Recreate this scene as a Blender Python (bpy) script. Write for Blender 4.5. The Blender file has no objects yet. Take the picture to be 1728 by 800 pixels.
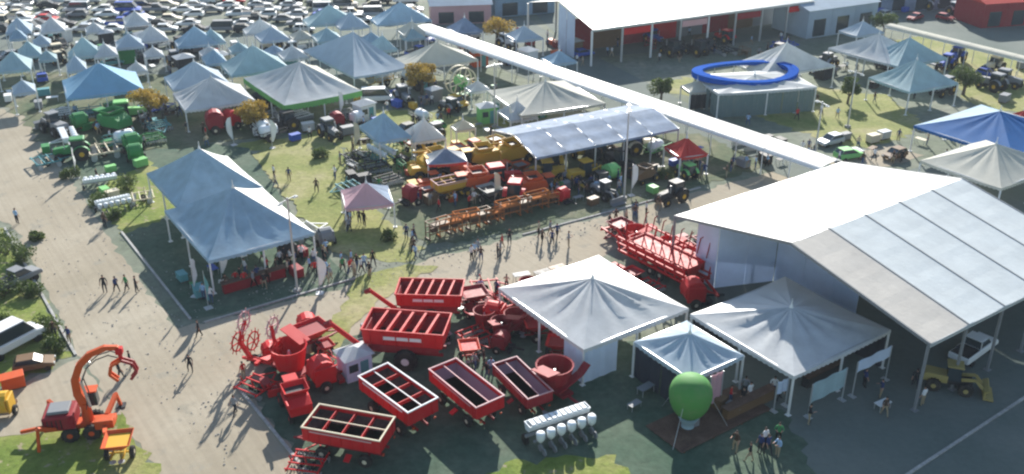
import bpy, bmesh, math, random
from mathutils import Vector, Matrix
R = math.radians
rnd = random.Random(7)
scene = bpy.context.scene
COL = scene.collection

# ------------------------------------------------------------------ camera, sky, sun, exposure
CAM_H, F_PX, PITCH = 44.0, 1634.0, math.atan(800 / 1634.0)
cam_d = bpy.data.cameras.new("camera")
cam_d.sensor_width = 36.0
cam_d.lens = F_PX / 1728 * 36.0
cam_d.clip_start, cam_d.clip_end = 1.0, 6000.0
cam = bpy.data.objects.new("camera", cam_d)
COL.objects.link(cam)
cam.location = (0, 0, CAM_H)
cam.rotation_euler = (math.pi / 2 - PITCH, 0, 0)
scene.camera = cam

SUN_EL, SUN_AZ = R(25.0), R(85.0)      # direction TO the sun, azimuth counted from +X towards +Y
world = bpy.data.worlds.new("World")
scene.world = world
world.use_nodes = True
wn = world.node_tree
wn.nodes.clear()
sky = wn.nodes.new("ShaderNodeTexSky")
sky.sky_type = 'NISHITA'
sky.sun_disc = False
sky.sun_elevation = SUN_EL
sky.sun_rotation = math.pi / 2 - SUN_AZ
sky.air_density, sky.dust_density, sky.ozone_density = 1.2, 0.6, 1.6
bg = wn.nodes.new("ShaderNodeBackground")
bg.inputs["Strength"].default_value = 0.09
wo = wn.nodes.new("ShaderNodeOutputWorld")
wn.links.new(sky.outputs[0], bg.inputs[0])
wn.links.new(bg.outputs[0], wo.inputs[0])

sun_d = bpy.data.lights.new("sun", 'SUN')
sun_d.energy = 5.0
sun_d.angle = R(0.6)
sun_d.color = (1.0, 0.96, 0.89)
sun = bpy.data.objects.new("sun", sun_d)
COL.objects.link(sun)
sd = Vector((math.cos(SUN_AZ) * math.cos(SUN_EL), math.sin(SUN_AZ) * math.cos(SUN_EL), math.sin(SUN_EL)))
sun.rotation_euler = sd.to_track_quat('Z', 'Y').to_euler()
sun.location = sd * 200

vs = scene.view_settings
scene.display_settings.display_device = 'sRGB'
vs.view_transform, vs.look, vs.gamma, vs.use_curve_mapping = 'Standard', 'None', 1.0, False
vs.exposure = 0.97
scene.render.engine = 'CYCLES'
scene.cycles.max_bounces = 5
scene.cycles.diffuse_bounces = 3
scene.cycles.use_denoising = True
scene.cycles.filter_width = 2.3

# ------------------------------------------------------------------ where things stand
def P(px, py, z=0.0):
    """point of the place at height z seen at that spot of the photograph"""
    u, v = (px - 864) / F_PX, (py - 400) / F_PX
    d = (u, math.cos(PITCH) - v * math.sin(PITCH), -math.sin(PITCH) - v * math.cos(PITCH))
    t = (z - CAM_H) / d[2]
    return Vector((d[0] * t, d[1] * t, z))
def proj(p):
    x, y, z = p[0], p[1], p[2] - CAM_H
    dep = y * math.cos(PITCH) - z * math.sin(PITCH)
    up = y * math.sin(PITCH) + z * math.cos(PITCH)
    return 864 + F_PX * x / dep, 400 - F_PX * up / dep
GRID = R(34.5)      # the fair's street grid

# ------------------------------------------------------------------ materials
MATS = {}
def new_mat(name):
    m = bpy.data.materials.new(name)
    m.use_nodes = True
    nt = m.node_tree
    return m, nt, nt.nodes["Principled BSDF"]
def noise(nt, scale, detail=3, rough=0.55, coord='Object', stretch=None):
    tc = nt.nodes.new("ShaderNodeTexCoord")
    n = nt.nodes.new("ShaderNodeTexNoise")
    n.inputs["Scale"].default_value = scale
    n.inputs["Detail"].default_value = detail
    n.inputs["Roughness"].default_value = rough
    if stretch:
        mp = nt.nodes.new("ShaderNodeMapping")
        mp.inputs["Rotation"].default_value = (0, 0, stretch[0])
        m2 = nt.nodes.new("ShaderNodeMapping")
        m2.inputs["Scale"].default_value = stretch[1]
        nt.links.new(tc.outputs[coord], mp.inputs[0])
        nt.links.new(mp.outputs[0], m2.inputs[0])
        nt.links.new(m2.outputs[0], n.inputs["Vector"])
    else:
        nt.links.new(tc.outputs[coord], n.inputs["Vector"])
    return n
def ramp(nt, src, stops):
    r = nt.nodes.new("ShaderNodeValToRGB")
    e = r.color_ramp.elements
    while len(e) < len(stops): e.new(0.5)
    for k, (p, c) in enumerate(stops):
        e[k].position = p
        e[k].color = (*c, 1) if len(c) == 3 else c
    nt.links.new(src, r.inputs[0])
    return r
def mix(nt, a, b, fac, mode='MIX'):
    m = nt.nodes.new("ShaderNodeMix")
    m.data_type = 'RGBA'
    m.blend_type = mode
    for sock, v in ((0, fac), (6, a), (7, b)):
        if hasattr(v, 'node'): nt.links.new(v, m.inputs[sock])
        elif sock == 0: m.inputs[0].default_value = v
        else: m.inputs[sock].default_value = (*v, 1)
    return m.outputs[2]
def bump(nt, bs, src, strength, dist):
    b = nt.nodes.new("ShaderNodeBump")
    b.inputs["Strength"].default_value = strength
    b.inputs["Distance"].default_value = dist
    nt.links.new(src, b.inputs["Height"])
    nt.links.new(b.outputs[0], bs.inputs["Normal"])
def paint(name, c, rough=0.5, dirt=0.25, metal=0.0):
    if name in MATS: return MATS[name]
    m, nt, bs = new_mat(name)
    n = noise(nt, 1.7, 5, 0.65)
    r = ramp(nt, n.outputs[0], [(0.42, (0, 0, 0)), (0.75, (1, 1, 1))])
    f = nt.nodes.new("ShaderNodeMath"); f.operation = 'MULTIPLY'; f.inputs[1].default_value = dirt
    nt.links.new(r.outputs[0], f.inputs[0])
    dc = tuple(0.55 * x + 0.45 * y for x, y in zip(c, (0.30, 0.25, 0.19)))
    nt.links.new(mix(nt, c, dc, f.outputs[0]), bs.inputs["Base Color"])
    rr = nt.nodes.new("ShaderNodeMapRange")
    rr.inputs[3].default_value, rr.inputs[4].default_value = rough - 0.08, rough + 0.25
    nt.links.new(n.outputs[0], rr.inputs[0])
    nt.links.new(rr.outputs[0], bs.inputs["Roughness"])
    bs.inputs["Metallic"].default_value = metal
    bs.inputs["Specular IOR Level"].default_value = 0.22
    MATS[name] = m
    return m
def fabric(name, c, trans=0.25, stain=0.12, spec=0.15, rough=0.75):
    if name in MATS: return MATS[name]
    m, nt, bs = new_mat(name)
    n = noise(nt, 0.45, 5, 0.65)
    n2 = noise(nt, 3.0, 4, 0.6)
    r = ramp(nt, n.outputs[0], [(0.3, tuple(x * (1 - stain) for x in c)), (0.6, c), (0.8, tuple(min(0.88, x * (1 + 0.5 * stain)) for x in c))])
    bs.inputs["Roughness"].default_value = rough
    bs.inputs["Specular IOR Level"].default_value = spec
    nt.links.new(r.outputs[0], bs.inputs["Base Color"])
    bump(nt, bs, n2.outputs[0], 0.35, 0.05)
    tr = nt.nodes.new("ShaderNodeBsdfTranslucent")
    nt.links.new(r.outputs[0], tr.inputs[0])
    mx = nt.nodes.new("ShaderNodeMixShader")
    mx.inputs[0].default_value = trans
    out = nt.nodes["Material Output"]
    nt.links.new(bs.outputs[0], mx.inputs[1])
    nt.links.new(tr.outputs[0], mx.inputs[2])
    nt.links.new(mx.outputs[0], out.inputs[0])
    MATS[name] = m
    return m
def ground_mat(name, cs, s1=0.08, s2=1.2, bs_=0.3, stretch=None, speck=None, lo=0.6):
    m, nt, bs = new_mat(name)
    n1 = noise(nt, s1, 6, 0.62, stretch=stretch)
    n2 = noise(nt, s2, 6, 0.7)
    a = ramp(nt, n1.outputs[0], [(0.33, cs[0]), (0.5, cs[1]), (0.66, cs[2])])
    b = ramp(nt, n2.outputs[0], [(0.3, (lo, lo, lo)), (0.7, (2 - lo - .15, 2 - lo - .15, 2 - lo - .15))])
    c = mix(nt, a.outputs[0], b.outputs[0], 0.75, 'MULTIPLY')
    if speck:
        n3 = noise(nt, speck[1], 3, 0.6)
        r3 = ramp(nt, n3.outputs[0], [(speck[2], (0, 0, 0)), (speck[2] + 0.06, (1, 1, 1))])
        c = mix(nt, c, speck[0], r3.outputs[0])
    nt.links.new(c, bs.inputs["Base Color"])
    bs.inputs["Roughness"].default_value = 0.95
    bs.inputs["Specular IOR Level"].default_value = 0.2
    bump(nt, bs, n2.outputs[0], bs_, 0.12)
    MATS[name] = m
    return m

EARTH = ground_mat("packed_earth", [(0.325, 0.28, 0.205), (0.37, 0.32, 0.24), (0.42, 0.37, 0.285)], 0.05, 1.6, 0.15, (R(-55), (0.5, 1.6, 1)), ((0.30, 0.27, 0.21), 0.35, 0.60), 0.84)
GRASS = ground_mat("lawn_grass", [(0.12, 0.18, 0.03), (0.19, 0.235, 0.05), (0.30, 0.285, 0.11)], 0.16, 2.2, 0.7, None, ((0.30, 0.26, 0.16), 0.9, 0.60))
def tracks(m, ang):
    nt = m.node_tree; bs = nt.nodes["Principled BSDF"]
    src = bs.inputs["Base Color"].links[0].from_socket
    n = noise(nt, 1.0, 3, 0.6, stretch=(ang, (0.06, 2.6, 1)))
    r_ = ramp(nt, n.outputs[0], [(0.40, (0.80, 0.79, 0.78)), (0.52, (1, 1, 1)), (0.64, (1.06, 1.06, 1.06))])
    nt.links.new(mix(nt, src, r_.outputs[0], 0.35, 'MULTIPLY'), bs.inputs["Base Color"])
tracks(EARTH, R(55))
DRYGRASS = ground_mat("trodden_grass", [(0.17, 0.205, 0.05), (0.26, 0.265, 0.09), (0.36, 0.32, 0.17)], 0.13, 1.8, 0.6)
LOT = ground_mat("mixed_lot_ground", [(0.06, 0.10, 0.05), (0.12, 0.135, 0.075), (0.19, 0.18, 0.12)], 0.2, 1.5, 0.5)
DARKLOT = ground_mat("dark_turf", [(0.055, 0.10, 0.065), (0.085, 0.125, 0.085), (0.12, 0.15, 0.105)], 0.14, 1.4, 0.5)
ASPH = ground_mat("worn_asphalt", [(0.12, 0.15, 0.13), (0.145, 0.17, 0.15), (0.175, 0.195, 0.17)], 0.1, 2.0, 0.15, lo=0.82)
BASEG = ground_mat("fairground", [(0.13, 0.16, 0.10), (0.18, 0.20, 0.15), (0.25, 0.25, 0.20)], 0.06, 0.9, 0.4)
CONC = ground_mat("concrete", [(0.33, 0.33, 0.31), (0.40, 0.39, 0.37), (0.47, 0.46, 0.43)], 0.5, 4, 0.2)
WOOD = ground_mat("deck_wood", [(0.10, 0.06, 0.045), (0.14, 0.085, 0.06), (0.19, 0.12, 0.085)], 0.7, 6, 0.3)

RED = paint("red_paint", (0.55, 0.008, 0.012), 0.5, 0.18)
DRED = paint("dark_red_paint", (0.27, 0.012, 0.02))
ORANGE = paint("orange_paint", (0.58, 0.085, 0.015))
YELLOW = paint("yellow_paint", (0.62, 0.36, 0.03))
GREEN = paint("green_paint", (0.03, 0.22, 0.06))
LGREEN = paint("light_green_paint", (0.20, 0.52, 0.16))
BLUE = paint("blue_paint", (0.03, 0.09, 0.42))
WHITE = paint("white_paint", (0.76, 0.76, 0.74), 0.4, 0.15)
SILVER = paint("silver_paint", (0.50, 0.52, 0.54), 0.3, 0.1, 0.3)
GREY = paint("grey_paint", (0.22, 0.23, 0.24))
BLACK = paint("black_paint", (0.025, 0.026, 0.03))
PINK = paint("pink_trim_paint", (0.62, 0.36, 0.36))
CREAM = paint("cream_paint", (0.66, 0.58, 0.42))
BROWN = paint("brown_paint", (0.17, 0.10, 0.05))
TEAL = paint("teal_paint", (0.10, 0.30, 0.32))
STEEL = paint("galvanised_steel", (0.52, 0.54, 0.55), 0.35, 0.2, 0.5)
TYRE = paint("tyre_rubber", (0.022, 0.021, 0.02), 0.75, 0.4)
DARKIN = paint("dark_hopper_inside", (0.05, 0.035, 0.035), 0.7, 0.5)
POLYW = paint("white_polyethylene", (0.74, 0.78, 0.80), 0.45, 0.12)
LAMPW = paint("lamp_glass", (0.8, 0.8, 0.75), 0.2, 0.02)
def glass_mat():
    m, nt, bs = new_mat("tinted_glass")
    bs.inputs["Base Color"].default_value = (0.03, 0.045, 0.055, 1)
    bs.inputs["Roughness"].default_value = 0.08
    bs.inputs["Specular IOR Level"].default_value = 0.8
    return m
GLASS = glass_mat()
FWHITE = fabric("white_tent_fabric", (0.75, 0.77, 0.78), 0.36, 0.2)
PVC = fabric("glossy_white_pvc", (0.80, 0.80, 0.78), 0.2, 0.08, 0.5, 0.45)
FWALL = fabric("white_wall_fabric", (0.64, 0.74, 0.90), 0.2)
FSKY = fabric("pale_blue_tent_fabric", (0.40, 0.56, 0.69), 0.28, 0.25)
FGREY = fabric("grey_blue_tent_fabric", (0.50, 0.60, 0.69), 0.32)
FTEAL = fabric("teal_tent_fabric", (0.44, 0.60, 0.65), 0.32, 0.2)
FCREAM = fabric("cream_tent_fabric", (0.68, 0.66, 0.57), 0.3)
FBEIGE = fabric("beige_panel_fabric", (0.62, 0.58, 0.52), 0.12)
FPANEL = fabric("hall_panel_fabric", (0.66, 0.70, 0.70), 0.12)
FLILAC = fabric("lilac_roof_fabric", (0.29, 0.37, 0.50), 0.2, 0.4)
FPINK = fabric("pink_tent_fabric", (0.70, 0.44, 0.50), 0.3)
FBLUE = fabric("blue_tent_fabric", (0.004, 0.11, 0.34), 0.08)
FGREEN = fabric("green_tent_fabric", (0.18, 0.48, 0.14), 0.3)
FBLACK = fabric("dark_wall_fabric", (0.04, 0.045, 0.06), 0.03)
FRED = fabric("red_tent_fabric", (0.60, 0.06, 0.05), 0.2)
def leaf_mat(name, a, b, c):
    m, nt, bs = new_mat(name)
    n = noise(nt, 1.3, 4, 0.6)
    r = ramp(nt, n.outputs[0], [(0.3, a), (0.5, b), (0.72, c)])
    nt.links.new(r.outputs[0], bs.inputs["Base Color"])
    bs.inputs["Roughness"].default_value = 0.7
    tr = nt.nodes.new("ShaderNodeBsdfTranslucent")
    nt.links.new(r.outputs[0], tr.inputs[0])
    mx = nt.nodes.new("ShaderNodeMixShader")
    mx.inputs[0].default_value = 0.3
    nt.links.new(bs.outputs[0], mx.inputs[1]); nt.links.new(tr.outputs[0], mx.inputs[2])
    nt.links.new(mx.outputs[0], nt.nodes["Material Output"].inputs[0])
    return m
LEAFG = leaf_mat("green_leaves", (0.05, 0.09, 0.02), (0.09, 0.13, 0.03), (0.16, 0.18, 0.05))
LEAFY = leaf_mat("yellow_leaves", (0.22, 0.15, 0.02), (0.40, 0.27, 0.04), (0.55, 0.40, 0.08))
BARK = paint("bark", (0.11, 0.08, 0.055), 0.8, 0.4)
SKINM = paint("skin", (0.42, 0.24, 0.17), 0.5, 0.0)
HAIR = paint("dark_hair", (0.03, 0.022, 0.018), 0.6, 0.0)
SHOE = paint("dark_shoes", (0.04, 0.035, 0.03), 0.6, 0.1)

# ------------------------------------------------------------------ mesh building
class MB:
    def __init__(s): s.v, s.f, s.mi, s.M, s.k = [], [], [], Matrix(), 0
    def add(s, vs_, fs):
        b = len(s.v)
        s.v += [tuple(s.M @ Vector(p)) for p in vs_]
        s.f += [tuple(i + b for i in f) for f in fs]
        s.mi += [s.k] * len(fs)
        return s
    def box(s, c, d, rz=0.0, taper=1.0):
        x, y, z = d[0] / 2, d[1] / 2, d[2] / 2
        cs, sn = math.cos(rz), math.sin(rz)
        vs_ = []
        for sz in (-1, 1):
            t = taper if sz > 0 else 1
            for sx, sy in ((-1, -1), (1, -1), (1, 1), (-1, 1)):
                a, b = sx * x * t, sy * y * t
                vs_.append((c[0] + a * cs - b * sn, c[1] + a * sn + b * cs, c[2] + sz * z))
        return s.add(vs_, [(3, 2, 1, 0), (4, 5, 6, 7), (0, 1, 5, 4), (1, 2, 6, 5), (2, 3, 7, 6), (3, 0, 4, 7)])
    def bar(s, p, q, w, h=None):
        h = h or w
        p, q = Vector(p), Vector(q)
        d = (q - p).normalized()
        up = Vector((0, 0, 1)) if abs(d.z) < 0.95 else Vector((1, 0, 0))
        a = d.cross(up).normalized(); b = a.cross(d).normalized()
        vs_ = [o + a * (sx * w / 2) + b * (sy * h / 2) for o in (p, q) for sx, sy in ((-1, -1), (1, -1), (1, 1), (-1, 1))]
        return s.add(vs_, [(0, 1, 2, 3), (7, 6, 5, 4), (1, 0, 4, 5), (2, 1, 5, 6), (3, 2, 6, 7), (0, 3, 7, 4)])
    def tube(s, p, q, r, r2=None, n=8):
        r2 = r if r2 is None else r2
        p, q = Vector(p), Vector(q)
        d = (q - p).normalized()
        up = Vector((0, 0, 1)) if abs(d.z) < 0.95 else Vector((1, 0, 0))
        a = d.cross(up).normalized(); b = a.cross(d).normalized()
        vs_ = []
        for o, rr in ((p, r), (q, r2)):
            for k in range(n):
                t = 2 * math.pi * k / n
                vs_.append(o + a * (math.cos(t) * rr) + b * (math.sin(t) * rr))
        fs = [(k, (k + 1) % n, n + (k + 1) % n, n + k) for k in range(n)]
        fs += [tuple(range(n - 1, -1, -1)), tuple(range(n, 2 * n))]
        return s.add(vs_, fs)
    def lathe(s, c, prof, axis='z', n=14):
        """prof: (radius, offset along the axis)"""
        vs_, fs = [], []
        for r, h in prof:
            for k in range(n):
                t = 2 * math.pi * k / n
                a, b = r * math.cos(t), r * math.sin(t)
                vs_.append((c[0] + a, c[1] + b, c[2] + h) if axis == 'z' else (c[0] + a, c[1] + h, c[2] + b) if axis == 'y' else (c[0] + h, c[1] + a, c[2] + b))
        m = len(prof)
        for i in range(m - 1):
            for k in range(n):
                k2 = (k + 1) % n
                fs.append((i * n + k, i * n + k2, (i + 1) * n + k2, (i + 1) * n + k))
        fs += [tuple(range(n - 1, -1, -1)), tuple(range((m - 1) * n, m * n))]
        return s.add(vs_, fs)
    def prism(s, pts, y0, y1):
        """outline in x,z pushed from y0 to y1"""
        n = len(pts)
        vs_ = [(x, y0, z) for x, z in pts] + [(x, y1, z) for x, z in pts]
        fs = [tuple(range(n)), tuple(range(2 * n - 1, n - 1, -1))] + [(k, n + k, n + (k + 1) % n, (k + 1) % n) for k in range(n)]
        return s.add(vs_, fs)
    def frus(s, z0, a0, b0, z1, a1, b1, cx=0, cy=0, cap=False):
        """open frustum shell between two rectangles (half sizes), thin walls"""
        vs_ = [(cx + sx * a, cy + sy * b, z) for z, a, b in ((z0, a0, b0), (z1, a1, b1), (z1, a1 - .06, b1 - .06), (z0, a0 - .06, b0 - .06)) for sx, sy in ((-1, -1), (1, -1), (1, 1), (-1, 1))]
        fs = []
        for i in range(3):
            for k in range(4):
                k2 = (k + 1) % 4
                fs.append((i * 4 + k, i * 4 + k2, i * 4 + 4 + k2, i * 4 + 4 + k))
        fs.append((3, 2, 1, 0)); fs.append((12, 13, 14, 15))
        return s.add(vs_, fs)
    def mesh(s, name, mats, bevel=0.0, smooth=False):
        me = bpy.data.meshes.new(name)
        me.from_pydata([tuple(v) for v in s.v], [], s.f)
        for m in (mats if isinstance(mats, (list, tuple)) else [mats]): me.materials.append(m)
        me.polygons.foreach_set("material_index", s.mi)
        me.update()
        bm = bmesh.new(); bm.from_mesh(me)
        bmesh.ops.recalc_face_normals(bm, faces=bm.faces)
        if bevel > 0:
            es = [e for e in bm.edges if len(e.link_faces) == 2 and e.calc_face_angle(0) > 0.6]
            bmesh.ops.bevel(bm, geom=es, offset=bevel, segments=1, affect='EDGES', clamp_overlap=True)
        bm.to_mesh(me); bm.free()
        if smooth:
            me.polygons.foreach_set("use_smooth", [True] * len(me.polygons))
        return me
    def part(s, name, mats, parent=None, bevel=0.0, smooth=False):
        o = bpy.data.objects.new(name, s.mesh(name, mats, bevel, smooth))
        COL.objects.link(o)
        o.parent = parent
        return o
def thing(name, label, cat, loc=(0, 0, 0), rz=0.0, group=None):
    o = bpy.data.objects.new(name, None)
    o.empty_display_size = 0.5
    COL.objects.link(o)
    o.location, o.rotation_euler = loc, (0, 0, rz)
    o["label"], o["category"] = label, cat
    if group: o["group"] = group
    return o
KIDS = {}
def copy_tree(o, parent=None, mm=None):
    c = o.copy()
    COL.objects.link(c)
    c.parent = parent
    if mm:
        for sl in c.material_slots:
            if sl.material and sl.material.name in mm:
                nm = mm[sl.material.name]
                sl.link = 'OBJECT'
                sl.material = nm
    if o.name not in KIDS: KIDS[o.name] = list(o.children)
    for ch in KIDS[o.name]: copy_tree(ch, c, mm)
    return c
PROTO = {}
def place(kind, loc, rz, label, cat=None, group=None, mm=None, sc=1.0, name=None):
    """first use takes the built thing itself, later ones a copy of it with its parts"""
    first = kind not in PROTO
    if first: PROTO[kind] = BUILD[kind]()
    mm = {k.name: v for k, v in mm.items()} if mm else None
    src = PROTO[kind]
    c = copy_tree(src, None, mm)
    c.location, c.rotation_euler = loc, (0, 0, rz)
    c.scale = (sc, sc, sc)
    if name: c.name = name
    c["label"] = label
    if cat: c["category"] = cat
    if group: c["group"] = group
    return c
def structure(name, mb, mat):
    o = mb.part(name, mat)
    o["kind"] = "structure"
    return o

# ------------------------------------------------------------------ ground, avenues, lots
SHEETN = [0]
def sheet(name, pts, mat, layer, ragged=0.0, step=0.7, metric=False, z=None):
    SHEETN[0] += 1
    layer = layer * 6 + SHEETN[0] * 0.45
    ps = [Vector(p + (0,)) if metric else P(*p) for p in pts]
    out = []
    n = len(ps)
    for i in range(n):
        a, b = ps[i], ps[(i + 1) % n]
        m = max(1, int((b - a).length / step)) if ragged else 1
        m = min(m, 260)
        for k in range(m):
            p = a.lerp(b, k / m)
            if ragged and k:
                q = (b - a).normalized()
                p = p + Vector((-q.y, q.x, 0)) * (rnd.gauss(0, ragged * 1.3) + ragged * 1.4 * math.sin(p.x * 0.7 + p.y * 0.45))
            out.append((p.x, p.y, 0.0015 * layer if z is None else z))
    me = bpy.data.meshes.new(name)
    bm = bmesh.new()
    vs_ = [bm.verts.new(p) for p in out]
    f = bm.faces.new(vs_)
    f.normal_update()
    if f.normal.z < 0: f.normal_flip()
    bmesh.ops.triangulate(bm, faces=[f])
    bm.to_mesh(me); bm.free()
    me.materials.append(mat)
    o = bpy.data.objects.new(name, me)
    COL.objects.link(o)
    o["kind"] = "structure"
    return o
g = MB(); g.add([(-2500, -500, 0), (2500, -500, 0), (2500, 4500, 0), (-2500, 4500, 0)], [(0, 1, 2, 3)])
structure("ground", g, BASEG)
sheet("avenue", [(-500, 150), (-60, 170), (40, 195), (75, 240), (140, 330), (185, 400), (300, 555), (560, 492), (640, 462), (760, 428), (880, 402), (1180, 322), (1330, 284), (1500, 245), (1560, 262), (1330, 330), (1130, 378),
                 (1040, 420), (960, 462), (840, 500), (760, 560), (560, 620), (398, 640), (520, 800), (600, 900), (330, 900), (250, 775), (130, 600), (20, 380), (-200, 300), (-600, 260)], EARTH, 1, 0.12)
sheet("lawn", [(430, 255), (560, 240), (600, 262), (560, 300), (520, 345), (600, 420), (640, 440), (700, 440), (720, 420), (640, 350), (660, 300), (760, 260), (830, 245), (860, 205), (740, 190), (640, 185), (560, 190), (520, 225), (420, 240), (380, 250)], DRYGRASS, 2, 0.25)
sheet("lawn", [(1080, 150), (1160, 130), (1500, 160), (1560, 215), (1480, 250), (1400, 240), (1300, 205), (1180, 165)], DRYGRASS, 2, 0.25)
sheet("lawn", [(1560, 60), (1800, 110), (1800, 190), (1640, 185), (1600, 120), (1500, 70)], DRYGRASS, 2, 0.25)
sheet("lawn", [(-250, 330), (8, 385), (128, 600), (40, 640), (-250, 680)], GRASS, 2, 0.3)
sheet("lawn", [(-250, 745), (70, 722), (200, 690), (262, 810), (330, 930), (-300, 930)], GRASS, 2, 0.3)
sheet("path", [(-250, 700), (40, 648), (132, 606), (205, 700), (150, 700), (20, 735), (-250, 770)], EARTH, 3, 0.12)
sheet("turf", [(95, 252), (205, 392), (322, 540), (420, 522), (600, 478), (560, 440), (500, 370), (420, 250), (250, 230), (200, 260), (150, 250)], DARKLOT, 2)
sheet("lawn", [(150, 330), (250, 270), (275, 300), (300, 355), (270, 375), (200, 395)], GRASS, 3, 0.2)
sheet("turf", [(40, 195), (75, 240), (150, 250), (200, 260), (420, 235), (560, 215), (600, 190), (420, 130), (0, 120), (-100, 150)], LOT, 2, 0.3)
sheet("turf", [(640, 350), (720, 415), (880, 392), (1190, 312), (1300, 280), (1180, 225), (860, 225), (700, 260)], LOT, 3, 0.2)
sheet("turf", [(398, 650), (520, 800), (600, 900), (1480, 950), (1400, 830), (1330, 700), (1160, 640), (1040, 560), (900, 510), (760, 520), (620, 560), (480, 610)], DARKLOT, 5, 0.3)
sheet("lawn", [(600, 470), (690, 445), (740, 450), (640, 505), (560, 600), (540, 640), (600, 600), (700, 560), (820, 560), (880, 600), (800, 640), (560, 660), (520, 600), (560, 540)], DRYGRASS, 4, 0.15)
sheet("lot", [(1160, 640), (1200, 950), (2200, 1000), (2200, 400), (1800, 300), (1560, 280), (1200, 380), (1180, 500)], ASPH, 3)
sheet("lawn", [(820, 800), (870, 775), (1040, 768), (1060, 790), (1050, 850), (820, 850)], GRASS, 5, 0.2)
sheet("road", [(880, 30), (1150, 170), (1420, 285), (1330, 300), (1060, 200), (700, 60), (700, 35)], ASPH, 2)
sheet("lot", [(-200, 70), (60, 165), (420, 128), (700, 130), (860, 110), (720, 45), (620, 52), (300, 66), (-200, 40)], ASPH, 1)
sheet("lot", [(980, 100), (1180, 80), (1480, 45), (1900, 140), (1900, 60), (1400, -20), (900, 20)], ASPH, 1)

sheet("lawn", [(425, 262), (470, 247), (560, 238), (592, 262), (570, 300), (560, 330), (640, 438), (560, 425), (500, 352), (450, 290)], DRYGRASS, 6, 0.2)
sheet("lawn", [(740, 245), (800, 215), (850, 212), (850, 240), (790, 262), (740, 262)], DRYGRASS, 6, 0.2)
# kerbs: real steps along the lots
def kerb(a, b, h=0.13, w=0.22, mat=CONC, mid=None):
    pts = [P(*a)] + ([P(*mid)] if mid else []) + [P(*b)]
    for p, q in zip(pts, pts[1:]):
        mb = MB(); d = q - p; L = d.length; n = max(1, int(L / 3.0)); d.normalize()
        for k in range(n):
            s0, s1 = L * k / n + 0.015, L * (k + 1) / n - 0.015
            m = MB(); m.bar(p + d * s0 + Vector((0, 0, h / 2 + rnd.uniform(-.008, .008))), p + d * s1 + Vector((0, 0, h / 2)), w, h)
            if k == 0:
                root = m.part("kerb", mat); root["kind"] = "structure"
            else:
                m.part("kerb_stone", mat, root)
kerb((205, 392), (322, 540))
kerb((398, 650), (520, 800))
kerb((1440, 862), (1790, 632))
kerb((882, 397), (1182, 317))
kerb((8, 385), (128, 600))
kerb((345, 545), (600, 470))

# ------------------------------------------------------------------ tents
def roof_face(w, d, rise, side, eave, nt=9, ns=14, wr=0.05, sag=0.12, pw=1.12, seed=0):
    """one of the four cloth panels of a peaked roof, local frame at the roof's centre"""
    r_ = random.Random(seed * 4 + side)
    ph = [r_.uniform(0, 6.28) for _ in range(3)]
    cs = [(-w / 2, -d / 2), (w / 2, -d / 2), (w / 2, d / 2), (-w / 2, d / 2)]
    a, b = Vector(cs[side]), Vector(cs[(side + 1) % 4])
    vs_, fs = [], []
    for i in range(nt + 1):
        t = i / nt
        for j in range(ns + 1):
            s = j / ns
            e = a.lerp(b, s)
            x, y = e.x * t, e.y * t
            hip = 4 * s * (1 - s)
            z = eave + rise * (1 - t) ** pw
            z -= hip * (sag * t + 0.5 * sag * math.sin(math.pi * t))
            z += wr * math.sin(math.pi * min(1, t * 1.02)) * hip ** 0.5 * (math.sin(s * 25 + ph[0]) + 0.6 * math.sin(s * 47 + ph[1] + t * 3) )
            vs_.append((x, y, z))
    for i in range(nt):
        for j in range(ns):
            k = i * (ns + 1) + j
            fs.append((k, k + 1, k + ns + 2, k + ns + 1) if i else (k, k + ns + 2, k + ns + 1))
    m = MB(); m.add(vs_, fs)
    return m
TENT_N = [0]
def frame_of(L, N, Rr, eave, rot):
    l, n, r = P(*L, eave), P(*N, eave), P(*Rr, eave)
    u = Vector((math.cos(rot), math.sin(rot), 0)); v = Vector((-u.y, u.x, 0))
    w, d = max(2.0, (r - n).dot(u)), max(2.0, (l - n).dot(v))
    c = n + u * w / 2 + v * d / 2
    return c, w, d
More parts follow.
